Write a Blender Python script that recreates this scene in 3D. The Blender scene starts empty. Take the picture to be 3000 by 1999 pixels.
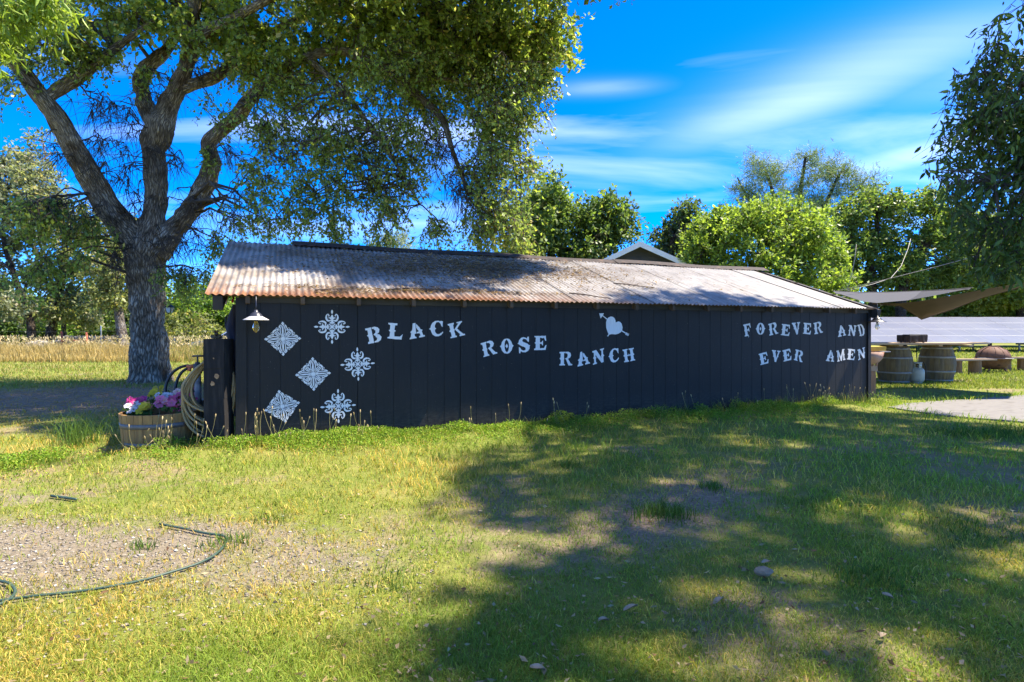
import bpy, bmesh, math, random
import numpy as np
from mathutils import Vector, Matrix
from mathutils.geometry import tessellate_polygon
random.seed(7); RNG = np.random.RandomState(11)
SC = bpy.context.scene
COL = SC.collection
R = math.radians
# ------------------------------------------------------------------ camera, world, sun, exposure
F = 1630.0; CX = 1500.0; HY = 968.0; CH = 1.25      # focal length, centre, horizon (in photo pixels) and eye height
cd = bpy.data.cameras.new('camera'); cam = bpy.data.objects.new('camera', cd); COL.objects.link(cam)
cam.location = (0, 0, CH); cam.rotation_euler = (R(90), 0, 0)
cd.sensor_width = 36; cd.lens = F/3000*36; cd.shift_y = -(999.5-HY)/3000; cd.clip_start = 0.05; cd.clip_end = 3000
SC.camera = cam
SUN = Vector((0.90, 0.185, 1.6)).normalized()       # towards the sun
SV = np.array([SUN.x/SUN.z, SUN.y/SUN.z])           # ground shift per metre of height
sl = bpy.data.lights.new('sun', 'SUN'); sl.energy = 2.0; sl.angle = R(0.8); sl.color = (1, .90, .74)
so = bpy.data.objects.new('sun', sl); COL.objects.link(so); so.location = (12, 3, 20)
so.rotation_euler = SUN.to_track_quat('Z', 'Y').to_euler()
W = bpy.data.worlds.new('World'); SC.world = W; W.use_nodes = True
def world_nodes():
    nt = W.node_tree; N = nt.nodes; L = nt.links; N.clear()
    def n(t, **k):
        o = N.new(t)
        for a, b in k.items(): setattr(o, a, b)
        return o
    def m(op, a, b=None, c=None):
        o = n('ShaderNodeMath', operation=op)
        for i, v in enumerate((a, b, c)):
            if v is None: continue
            if isinstance(v, (int, float)): o.inputs[i].default_value = v
            else: L.new(v, o.inputs[i])
        return o.outputs[0]
    out = n('ShaderNodeOutputWorld'); bg = n('ShaderNodeBackground'); L.new(bg.outputs[0], out.inputs[0])
    sky = n('ShaderNodeTexSky', sky_type='NISHITA'); sky.sun_disc = False
    sky.sun_elevation = math.asin(SUN.z); sky.sun_rotation = math.atan2(SUN.x, SUN.y)
    sky.air_density = 0.5; sky.dust_density = 0.1; sky.ozone_density = 3.5
    tint = n('ShaderNodeMix', data_type='RGBA', blend_type='MULTIPLY'); tint.inputs[0].default_value = 1
    L.new(sky.outputs[0], tint.inputs[6]); tint.inputs[7].default_value = (.60, .60, .72, 1)
    hs = n('ShaderNodeHueSaturation'); hs.inputs['Saturation'].default_value = 1.34; hs.inputs['Value'].default_value = 1.0
    L.new(tint.outputs[2], hs.inputs['Color'])
    # thin cirrus on a flat layer high above: direction / height
    tc = n('ShaderNodeTexCoord'); sp = n('ShaderNodeSeparateXYZ'); L.new(tc.outputs['Generated'], sp.inputs[0])
    z = m('MAXIMUM', sp.outputs[2], .06)
    u = m('DIVIDE', sp.outputs[0], z); v = m('DIVIDE', sp.outputs[1], z)
    cb = n('ShaderNodeCombineXYZ'); L.new(u, cb.inputs[0]); L.new(v, cb.inputs[1])
    mp = n('ShaderNodeMapping'); mp.inputs['Rotation'].default_value = (0, 0, R(28)); mp.inputs['Scale'].default_value = (.55, 1.25, 1)
    mp.inputs['Location'].default_value = (-13.1, -15.8, 0)
    L.new(cb.outputs[0], mp.inputs[0])
    nz = n('ShaderNodeTexNoise'); nz.inputs['Scale'].default_value = .62; nz.inputs['Detail'].default_value = 7; nz.inputs['Roughness'].default_value = .52
    nz.inputs['Distortion'].default_value = .55
    L.new(mp.outputs[0], nz.inputs['Vector'])
    base = n('ShaderNodeMapRange'); base.inputs[1].default_value = .45; base.inputs[2].default_value = .74; base.inputs[4].default_value = .36  # cloud cover raised round the unseen sky too, to lift and whiten the shade
    L.new(nz.outputs[0], base.inputs[0])
    hz = n('ShaderNodeMapRange'); hz.inputs[1].default_value = .05; hz.inputs[2].default_value = .30; L.new(sp.outputs[2], hz.inputs[0])
    cov = m('MULTIPLY', base.outputs[0], hz.outputs[0])
    ed = n('ShaderNodeMapRange'); ed.inputs[1].default_value = .30; ed.inputs[2].default_value = .62; L.new(nz.outputs[0], ed.inputs[0])
    # the cirrus banks the photograph shows: (centre on the layer, half lengths, turn)
    for (cx, cy, rx, ry, a, s) in ((.36, 2.30, .20, .075, -3, .26), (1.30, 2.30, .80, .30, -60, .34), (2.35, 3.1, .75, .30, -66, .30), (1.9, 2.0, .5, .4, -60, .2)):
        ca, sa = math.cos(R(a)), math.sin(R(a))
        du = m('SUBTRACT', u, cx); dv = m('SUBTRACT', v, cy)
        p = m('ADD', m('MULTIPLY', du, ca/rx), m('MULTIPLY', dv, sa/rx)); q = m('SUBTRACT', m('MULTIPLY', dv, ca/ry), m('MULTIPLY', du, sa/ry))
        d2 = m('ADD', m('MULTIPLY', p, p), m('MULTIPLY', q, q))
        g = m('EXPONENT', m('MULTIPLY', d2, -1.0))
        g = m('MULTIPLY', m('MULTIPLY', g, s), m('ADD', m('MULTIPLY', ed.outputs[0], .85), .15))
        cov = m('MAXIMUM', cov, g)
    cov = m('MINIMUM', cov, .36)
    mx = n('ShaderNodeMix', data_type='RGBA'); L.new(cov, mx.inputs[0]); L.new(hs.outputs[0], mx.inputs[6]); mx.inputs[7].default_value = (3.6, 3.7, 3.8, 1)
    L.new(mx.outputs[2], bg.inputs[0]); bg.inputs[1].default_value = 0.1
world_nodes()
SC.view_settings.view_transform = 'Standard'; SC.view_settings.look = 'None'
SC.view_settings.exposure = 2.9; SC.view_settings.gamma = 1; SC.view_settings.use_curve_mapping = False
SC.cycles.max_bounces = 6; SC.cycles.diffuse_bounces = 3; SC.cycles.glossy_bounces = 3; SC.cycles.transmission_bounces = 4
SC.cycles.caustics_reflective = False; SC.cycles.caustics_refractive = False
# ------------------------------------------------------------------ helpers
def P(px, py, Y): return Vector(((px-CX)/F*Y, Y, CH+(HY-py)/F*Y))
def G(px, py):    # a point of the ground seen at a photo position
    Y = CH*F/(py-HY); return Vector(((px-CX)/F*Y, Y, 0))
def vnoise(x, y, s=1.0, seed=0):
    x = np.asarray(x)/s; y = np.asarray(y)/s
    xi = np.floor(x).astype(np.int64); yi = np.floor(y).astype(np.int64); fx = x-xi; fy = y-yi
    fx = fx*fx*(3-2*fx); fy = fy*fy*(3-2*fy)
    def h(a, b):
        k = (a*374761393+b*668265263+seed*974711) & 0xffffffff
        k = ((k ^ (k >> 13))*1274126177) & 0xffffffff
        return ((k ^ (k >> 16)) & 0xffff)/65535.0
    return (h(xi, yi)*(1-fx)+h(xi+1, yi)*fx)*(1-fy)+(h(xi, yi+1)*(1-fx)+h(xi+1, yi+1)*fx)*fy
def tag(o, label=None, cat=None, group=None, kind=None):
    if label: o['label'] = label
    if cat: o['category'] = cat
    if group: o['group'] = group
    if kind: o['kind'] = kind
    return o
def thing(name, label, cat, loc=(0, 0, 0), rz=0, group=None):
    o = bpy.data.objects.new(name, None); COL.objects.link(o); o.location = loc; o.rotation_euler = (0, 0, rz); o.empty_display_size = .1
    return tag(o, label, cat, group)
def obj(name, me, mat=None, parent=None, loc=None):
    o = bpy.data.objects.new(name, me); COL.objects.link(o)
    if mat and not me.materials: me.materials.append(mat)
    if parent: o.parent = parent
    if loc is not None: o.location = loc
    return o
class MB:
    def __init__(s): s.v = []; s.f = []; s.sm = []
    def add(s, vs, fs, smooth=False):
        b = len(s.v); s.v += [tuple(v) for v in vs]; s.f += [tuple(i+b for i in f) for f in fs]; s.sm += [smooth]*len(fs); return s
    def box(s, x0, x1, y0, y1, z0, z1, M=None, j=0):
        vs = [Vector((x, y, z)) for z in (z0, z1) for y in (y0, y1) for x in (x0, x1)]
        if j: vs = [v+Vector((random.uniform(-j, j), random.uniform(-j, j), random.uniform(-j, j))) for v in vs]
        if M: vs = [M @ v for v in vs]
        return s.add(vs, [(0, 2, 3, 1), (4, 5, 7, 6), (0, 1, 5, 4), (2, 6, 7, 3), (0, 4, 6, 2), (1, 3, 7, 5)])
    def tube(s, pts, r, n=8, caps=True, closed=False):
        pts = [Vector(p) for p in pts]; k = len(pts); rr = r if hasattr(r, '__len__') else [r]*k
        ref = None; vs = []
        for i, p in enumerate(pts):
            a = pts[i-1] if i or closed else p; b = pts[(i+1) % k] if i < k-1 or closed else p
            t = (b-a).normalized()
            if ref is None:
                ref = t.orthogonal().normalized()
            ref = (ref-t*ref.dot(t)).normalized(); q = t.cross(ref)
            vs += [p+(ref*math.cos(2*math.pi*j/n)+q*math.sin(2*math.pi*j/n))*rr[i] for j in range(n)]
        fs = [(i*n+j, i*n+(j+1) % n, ((i+1) % k)*n+(j+1) % n, ((i+1) % k)*n+j) for i in range(k if closed else k-1) for j in range(n)]
        if caps and not closed: fs += [tuple(range(n-1, -1, -1)), tuple((k-1)*n+j for j in range(n))]
        return s.add(vs, fs, True)
    def lathe(s, prof, n=24, c=(0, 0, 0), a0=0, a1=2*math.pi, smooth=True):
        full = abs(a1-a0-2*math.pi) < 1e-6; m = n if full else n+1; vs = []
        for r, z in prof: vs += [(c[0]+r*math.cos(a0+(a1-a0)*j/n), c[1]+r*math.sin(a0+(a1-a0)*j/n), c[2]+z) for j in range(m)]
        fs = [(i*m+j, i*m+(j+1) % m, (i+1)*m+(j+1) % m, (i+1)*m+j) for i in range(len(prof)-1) for j in range(n)]
        return s.add(vs, fs, smooth)
    def build(s, name, mat=None, parent=None, loc=None):
        me = bpy.data.meshes.new(name); me.from_pydata(s.v, [], s.f); me.update()
        me.polygons.foreach_set('use_smooth', s.sm)
        return obj(name, me, mat, parent, loc)
def np_mesh(name, V, Fa, mat, parent=None, col=None, uv=None, smooth=False, loc=None):
    """V (n,3); Fa (m,k) faces of one size; col (n,3); uv (m*k,2)"""
    V = np.ascontiguousarray(V, dtype=np.float32); Fa = np.ascontiguousarray(Fa, dtype=np.int32)
    me = bpy.data.meshes.new(name); me.vertices.add(len(V)); me.vertices.foreach_set('co', V.ravel())
    m, k = Fa.shape; me.loops.add(m*k); me.loops.foreach_set('vertex_index', Fa.ravel())
    me.polygons.add(m); me.polygons.foreach_set('loop_start', np.arange(m, dtype=np.int32)*k)
    if smooth: me.polygons.foreach_set('use_smooth', np.ones(m, dtype=bool))
    me.update(calc_edges=True)
    if col is not None:
        a = me.attributes.new('Col', 'FLOAT_COLOR', 'POINT'); c4 = np.ones((len(V), 4), dtype=np.float32); c4[:, :3] = col; a.data.foreach_set('color', c4.ravel())
    if uv is not None:
        l = me.uv_layers.new(name='UVMap'); l.data.foreach_set('uv', np.ascontiguousarray(uv, dtype=np.float32).ravel())
    return obj(name, me, mat, parent, loc)
def unit(a): return a/np.maximum(np.linalg.norm(a, axis=-1, keepdims=True), 1e-9)
def tubes_np(paths, rad, M=4, uv=False):
    """paths (N,K,3), rad (N,K) -> V, F, uv"""
    N, K, _ = paths.shape
    t = np.empty_like(paths); t[:, 1:-1] = paths[:, 2:]-paths[:, :-2]; t[:, 0] = paths[:, 1]-paths[:, 0]; t[:, -1] = paths[:, -1]-paths[:, -2]; t = unit(t)
    ref = np.where(np.abs(t[:, :1, 2:3]) > .8, np.array([1., 0, 0]), np.array([0, 0, 1.])); ref = np.broadcast_to(ref, t.shape)
    a = unit(np.cross(t, ref)); b = np.cross(t, a); C = M+1 if uv else M
    an = np.arange(C)/M*2*np.pi
    V = paths[:, :, None]+rad[:, :, None, None]*(a[:, :, None]*np.cos(an)[None, None, :, None]+b[:, :, None]*np.sin(an)[None, None, :, None])
    idx = np.arange(N*K*C).reshape(N, K, C)
    if uv: q = np.stack([idx[:, :-1, :-1], idx[:, :-1, 1:], idx[:, 1:, 1:], idx[:, 1:, :-1]], -1)
    else:
        nx = np.roll(idx, -1, 2); q = np.stack([idx[:, :-1], nx[:, :-1], nx[:, 1:], idx[:, 1:]], -1)
    Fq = q.reshape(-1, 4); U = None
    if uv:
        ln = np.concatenate([np.zeros((N, 1)), np.cumsum(np.linalg.norm(np.diff(paths, axis=1), axis=2), 1)], 1)
        uu = (np.arange(C)/M)[None, None, :]*(2*np.pi*rad.mean(1))[:, None, None]+np.zeros((N, K, 1)); vv = ln[:, :, None]+np.zeros((1, 1, C))
        U = np.stack([uu, vv], -1).reshape(-1, 2)[Fq.ravel()]
    return V.reshape(-1, 3), Fq, U
def spline(pts, per=6):
    """Catmull-Rom through rows (x,y,z,r)"""
    A = np.array(pts, dtype=float); A = np.vstack([2*A[0]-A[1], A, 2*A[-1]-A[-2]]); out = []
    for i in range(1, len(A)-2):
        for t in np.arange(per)/per:
            p0, p1, p2, p3 = A[i-1], A[i], A[i+1], A[i+2]
            out.append(.5*(2*p1+(p2-p0)*t+(2*p0-5*p1+4*p2-p3)*t*t+(3*p1-p0-3*p2+p3)*t**3))
    out.append(A[-2]); out = np.array(out); out[:, 3] = np.maximum(out[:, 3], .004); return out
# ------------------------------------------------------------------ materials
def nodemat(name):
    m = bpy.data.materials.new(name); m.use_nodes = True; nt = m.node_tree; b = nt.nodes['Principled BSDF']; return m, nt, b
def lk(nt, a, b): nt.links.new(a, b)
def nd(nt, t, **k):
    o = nt.nodes.new(t)
    for a, b in k.items(): setattr(o, a, b)
    return o
def ramp(nt, src, stops):
    r = nd(nt, 'ShaderNodeValToRGB'); e = r.color_ramp.elements
    while len(e) < len(stops): e.new(.5)
    for i, (p, c) in enumerate(stops): e[i].position = p; e[i].color = (*c, 1)
    lk(nt, src, r.inputs[0]); return r.outputs[0]
def noise(nt, vec, scale, detail=4, rough=.55, dist=0):
    o = nd(nt, 'ShaderNodeTexNoise'); o.inputs['Scale'].default_value = scale; o.inputs['Detail'].default_value = detail; o.inputs['Roughness'].default_value = rough; o.inputs['Distortion'].default_value = dist
    if vec is not None: lk(nt, vec, o.inputs['Vector'])
    return o.outputs[0]
def coords(nt, kind='Object', scale=(1, 1, 1), rot=(0, 0, 0)):
    if kind == 'World': src = nd(nt, 'ShaderNodeNewGeometry').outputs['Position']
    else: src = nd(nt, 'ShaderNodeTexCoord').outputs[kind]
    mp = nd(nt, 'ShaderNodeMapping'); mp.inputs['Scale'].default_value = scale; mp.inputs['Rotation'].default_value = rot; lk(nt, src, mp.inputs[0]); return mp.outputs[0]
def bump(nt, b, h, strength=.4, dist=.02):
    o = nd(nt, 'ShaderNodeBump'); o.inputs['Strength'].default_value = strength; o.inputs['Distance'].default_value = dist
    lk(nt, h, o.inputs['Height']); lk(nt, o.outputs[0], b.inputs['Normal'])
def mat(name, c1, c2=None, scale=8, rough=.7, stretch=(1, 1, 1), bmp=.3, bdist=.01, metal=0, kind='World', spec=.4, c3=None, detail=5):
    m, nt, b = nodemat(name); b.inputs['Roughness'].default_value = rough; b.inputs['Metallic'].default_value = metal; b.inputs['Specular IOR Level'].default_value = spec
    c2 = c2 or tuple(x*.7 for x in c1); v = coords(nt, kind, stretch); f = noise(nt, v, scale, detail)
    st = [(.32, c1), (.68, c2)] if c3 is None else [(.28, c1), (.52, c2), (.72, c3)]
    lk(nt, ramp(nt, f, st), b.inputs['Base Color'])
    if bmp: bump(nt, b, f, bmp, bdist)
    return m
def leafmat(name, trans=.35, rough=.45, spec=.35):
    m, nt, b = nodemat(name); a = nd(nt, 'ShaderNodeAttribute', attribute_name='Col'); lk(nt, a.outputs['Color'], b.inputs['Base Color'])
    b.inputs['Roughness'].default_value = rough; b.inputs['Specular IOR Level'].default_value = spec
    t = nd(nt, 'ShaderNodeBsdfTranslucent'); g = nd(nt, 'ShaderNodeMix', data_type='RGBA', blend_type='MULTIPLY'); g.inputs[0].default_value = 1
    lk(nt, a.outputs['Color'], g.inputs[6]); g.inputs[7].default_value = (1.35, 1.35, .65, 1); lk(nt, g.outputs[2], t.inputs[0])
    mx = nd(nt, 'ShaderNodeMixShader'); mx.inputs[0].default_value = trans; lk(nt, b.outputs[0], mx.inputs[1]); lk(nt, t.outputs[0], mx.inputs[2])
    lk(nt, mx.outputs[0], nt.nodes['Material Output'].inputs[0]); return m
def barkmat(name, c1, c2, c3, sc=9, depth=.05):
    m, nt, b = nodemat(name); b.inputs['Roughness'].default_value = .9; b.inputs['Specular IOR Level'].default_value = .2
    v = coords(nt, 'UV', (sc*3.8, sc*.5, 1)); nv = nd(nt, 'ShaderNodeTexNoise'); nv.inputs['Scale'].default_value = 1.2; nv.inputs['Detail'].default_value = 3; lk(nt, v, nv.inputs['Vector'])
    ad = nd(nt, 'ShaderNodeVectorMath', operation='MULTIPLY_ADD'); lk(nt, nv.outputs['Color'], ad.inputs[0]); ad.inputs[1].default_value = (1.5, .8, 0); lk(nt, v, ad.inputs[2])
    vo = nd(nt, 'ShaderNodeTexVoronoi', feature='DISTANCE_TO_EDGE'); vo.inputs['Scale'].default_value = 1; lk(nt, ad.outputs[0], vo.inputs['Vector'])
    f2 = noise(nt, coords(nt, 'World'), 2.2, 5); f3 = noise(nt, v, 3, 5)
    h = nd(nt, 'ShaderNodeMapRange'); h.inputs[1].default_value = .0; h.inputs[2].default_value = .30; lk(nt, vo.outputs['Distance'], h.inputs[0])
    mm = nd(nt, 'ShaderNodeMath', operation='MULTIPLY_ADD'); lk(nt, f3, mm.inputs[0]); mm.inputs[1].default_value = .5; lk(nt, h.outputs[0], mm.inputs[2])
    ca = ramp(nt, mm.outputs[0], [(.18, c3), (.75, c2), (1.0, c1)])
    mx = nd(nt, 'ShaderNodeMix', data_type='RGBA'); lk(nt, ramp(nt, f2, [(.42, (0, 0, 0)), (.66, (1, 1, 1))]), mx.inputs[0]); lk(nt, ca, mx.inputs[6])
    d = nd(nt, 'ShaderNodeMix', data_type='RGBA', blend_type='MULTIPLY'); d.inputs[0].default_value = 1; lk(nt, ca, d.inputs[6]); d.inputs[7].default_value = (.36, .30, .23, 1)
    lk(nt, d.outputs[2], mx.inputs[7]); lk(nt, mx.outputs[2], b.inputs['Base Color']); bump(nt, b, mm.outputs[0], 1.0, depth); return m
M_BARK = barkmat('oak_bark', (.58, .49, .38), (.38, .31, .235), (.11, .085, .062), depth=.04)
M_BARKD = barkmat('dark_bark', (.20, .16, .13), (.12, .095, .075), (.03, .025, .02))
M_BARKP = barkmat('pale_bark', (.52, .48, .43), (.36, .32, .28), (.12, .10, .085))
M_TWIG = mat('twig_bark', (.115, .085, .062), (.055, .042, .033), 6, .9, bmp=0)
M_LEAF = leafmat('oak_leaves', .48, .38, .5); M_LEAFB = leafmat('broad_leaves', .5); M_GRASS = leafmat('grass_blades', .32, .6, .2); M_PETAL = leafmat('petals', .3, .6, .2)
M_PINE = leafmat('needles', .15, .6, .2)
# ------------------------------------------------------------------ the shed's frame: x along the front wall, y into the shed, z up
WT = math.atan2(.3774, .9261); WP = Vector((-2.890, 5.888, 0)); WD = Vector((math.cos(WT), math.sin(WT), 0)); WN = Vector((-math.sin(WT), math.cos(WT), 0))
def wall_uv(px, py):
    s = (px-CX)/F; t = (s*WP.y-WP.x)/(WD.x-s*WD.y); Y = WP.y+t*WD.y; return t, CH+(HY-py)/F*Y
def shed_local(x, y):
    dx = np.asarray(x)-WP.x; dy = np.asarray(y)-WP.y; return dx*WD.x+dy*WD.y, dx*WN.x+dy*WN.y
LEN, OH, SIDE0, SIDE1, EZ, RY, RZ = 9.755, .15, -.30, 9.92, 1.61, 2.45, 2.53
SLOPE = (RZ-EZ)/(RY+OH)
# ------------------------------------------------------------------ ground
PATH = [(6.05, 8.95), (6.6, 9.35), (9.8, 10.62), (16, 13.1), (24, 16), (24, 8.4), (12, 7.6), (7.0, 7.35), (6.25, 8.1)]
def in_path(x, y):
    x = np.asarray(x); y = np.asarray(y); c = np.zeros(x.shape, bool); n = len(PATH)
    for i in range(n):
        (x0, y0), (x1, y1) = PATH[i], PATH[(i+1) % n]
        c ^= ((y0 > y) != (y1 > y)) & (x < (x1-x0)*(y-y0)/(y1-y0+1e-12)+x0)
    return c
def gz(x, y):
    t, d = shed_local(x, y)
    near = np.exp(-((d+.25)/.35)**2)*((t > -1.0) & (t < 10))*.05
    z = near+.028*(vnoise(x, y, .9, 1)-.5)+.05*(vnoise(x, y, 3.1, 2)-.5)
    far = np.clip((np.hypot(x, y)-60)/60, 0, 1); z = z*(1-far)
    pz = np.where((np.asarray(x) > 5.6) & (np.asarray(y) > 6.6) & (np.asarray(y) < 17) & (np.asarray(x) < 25), .25, 1.0)
    return z*pz
def gravel_m(x, y):
    """how stony the ground is: the bare drive at the left"""
    q = np.exp(-(((x+2.5)/1.6)**2+((y-3.1)/.62)**2)**1.2)
    q2 = np.exp(-(((x+4.3)/1.2)**2+((y-4.15)/.28)**2))*.6
    return np.clip(np.maximum(q, q2)*1.15*(.25+.8*vnoise(x, y, .5, 5)+.6*vnoise(x, y, .17, 6)), 0, 1)
def dirt_m(x, y):
    """bare, dry patches"""
    n = .6*vnoise(x, y, 1.15, 21)+.4*vnoise(x, y, .42, 22)
    a = np.clip((n-.52)*4.5, 0, 1)
    tr = np.exp(-(((x-1.1)-.9*(y-3.9))/.75)**2)*np.exp(-((y-4.2)/1.3)**2)      # worn track across the lawn
    rd = np.exp(-((x+8.0)/3.2)**2-((y-10.6)/2.8)**2)                          # under the oak
    return np.clip(np.maximum.reduce([a*.45, tr*.95*(.35+.9*n), rd*(.6+.6*n)]), 0, 1)
def ground():
    ax = np.concatenate([np.linspace(-900, -60, 15), np.linspace(-50, -14, 19), np.linspace(-13, 13, 150), np.linspace(14, 50, 19), np.linspace(60, 900, 15)])
    ay = np.concatenate([np.linspace(-300, -20, 8), np.linspace(-15, 0, 8), np.linspace(.5, 14, 100), np.linspace(14.5, 45, 40), np.linspace(50, 1800, 26)])
    X, Y = np.meshgrid(ax, ay); Z = gz(X, Y); nx, ny = len(ax), len(ay)
    V = np.stack([X.ravel(), Y.ravel(), Z.ravel()], 1); i = np.arange(nx*ny).reshape(ny, nx)
    Fq = np.stack([i[:-1, :-1], i[:-1, 1:], i[1:, 1:], i[1:, :-1]], -1).reshape(-1, 4)
    gr = gravel_m(X, Y).ravel(); di = dirt_m(X, Y).ravel()
    m, nt, b = nodemat('soil_and_turf'); b.inputs['Roughness'].default_value = .95; b.inputs['Specular IOR Level'].default_value = .15
    a = nd(nt, 'ShaderNodeAttribute', attribute_name='Col'); sp = nd(nt, 'ShaderNodeSeparateColor'); lk(nt, a.outputs['Color'], sp.inputs[0])
    w = coords(nt, 'World'); n1 = noise(nt, w, 1.3, 6, .65); n2 = noise(nt, w, 38, 5, .7); n3 = noise(nt, w, 9, 5, .6)
    turf = ramp(nt, n1, [(.3, (.12, .16, .028)), (.55, (.19, .20, .045)), (.75, (.29, .25, .09))])
    soil = ramp(nt, n2, [(.28, (.14, .10, .065)), (.55, (.27, .20, .13)), (.75, (.38, .31, .20))])
    grav = ramp(nt, n2, [(.25, (.115, .092, .062)), (.5, (.215, .178, .125)), (.75, (.31, .265, .20))])
    def mix(f, x, y):
        o = nd(nt, 'ShaderNodeMix', data_type='RGBA'); lk(nt, f, o.inputs[0]); lk(nt, x, o.inputs[6]); lk(nt, y, o.inputs[7]); return o.outputs[2]
    def soft(v):
        o = nd(nt, 'ShaderNodeMath', operation='ADD'); lk(nt, v, o.inputs[0]); q = nd(nt, 'ShaderNodeMath', operation='MULTIPLY_ADD'); lk(nt, n3, q.inputs[0]); q.inputs[1].default_value = .9; q.inputs[2].default_value = -.45
        lk(nt, q.outputs[0], o.inputs[1]); r = nd(nt, 'ShaderNodeMapRange'); r.inputs[1].default_value = .2; r.inputs[2].default_value = .6; lk(nt, o.outputs[0], r.inputs[0]); return r.outputs[0]
    c = mix(soft(sp.outputs[1]), turf, soil); c = mix(soft(sp.outputs[0]), c, grav); lk(nt, c, b.inputs['Base Color']); bump(nt, b, n2, .8, .03)
    o = np_mesh('ground', V, Fq, m, col=np.stack([gr, di, di*0], 1), smooth=True); tag(o, 'lawn and bare earth of the ranch yard', None, kind='structure')
ground()
def slab():
    base = PATH[:]; fine = []
    for i, p in enumerate(base):
        q = base[(i+1) % len(base)]; k = max(1, int(math.hypot(q[0]-p[0], q[1]-p[1])/.22))
        for j in range(k): fine.append((p[0]+(q[0]-p[0])*j/k+random.uniform(-.035, .035), p[1]+(q[1]-p[1])*j/k+random.uniform(-.035, .035)))
    PATH[:] = fine
    me = bpy.data.meshes.new('path'); bm = bmesh.new()
    top = [bm.verts.new((x, y, .022)) for x, y in PATH]; bot = [bm.verts.new((x, y, -.1)) for x, y in PATH]; n = len(PATH)
    bm.faces.new(top)
    for i in range(n): bm.faces.new((top[(i+1) % n], top[i], bot[i], bot[(i+1) % n]))
    bmesh.ops.recalc_face_normals(bm, faces=bm.faces); bm.to_mesh(me); bm.free()
    tag(obj('path', me, mat('weathered_concrete', (.14, .13, .12), (.18, .17, .155), 5, .9, c3=(.10, .092, .08), bmp=.35, bdist=.004)), 'pale concrete path beside the shed', kind='structure')
slab()
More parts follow.
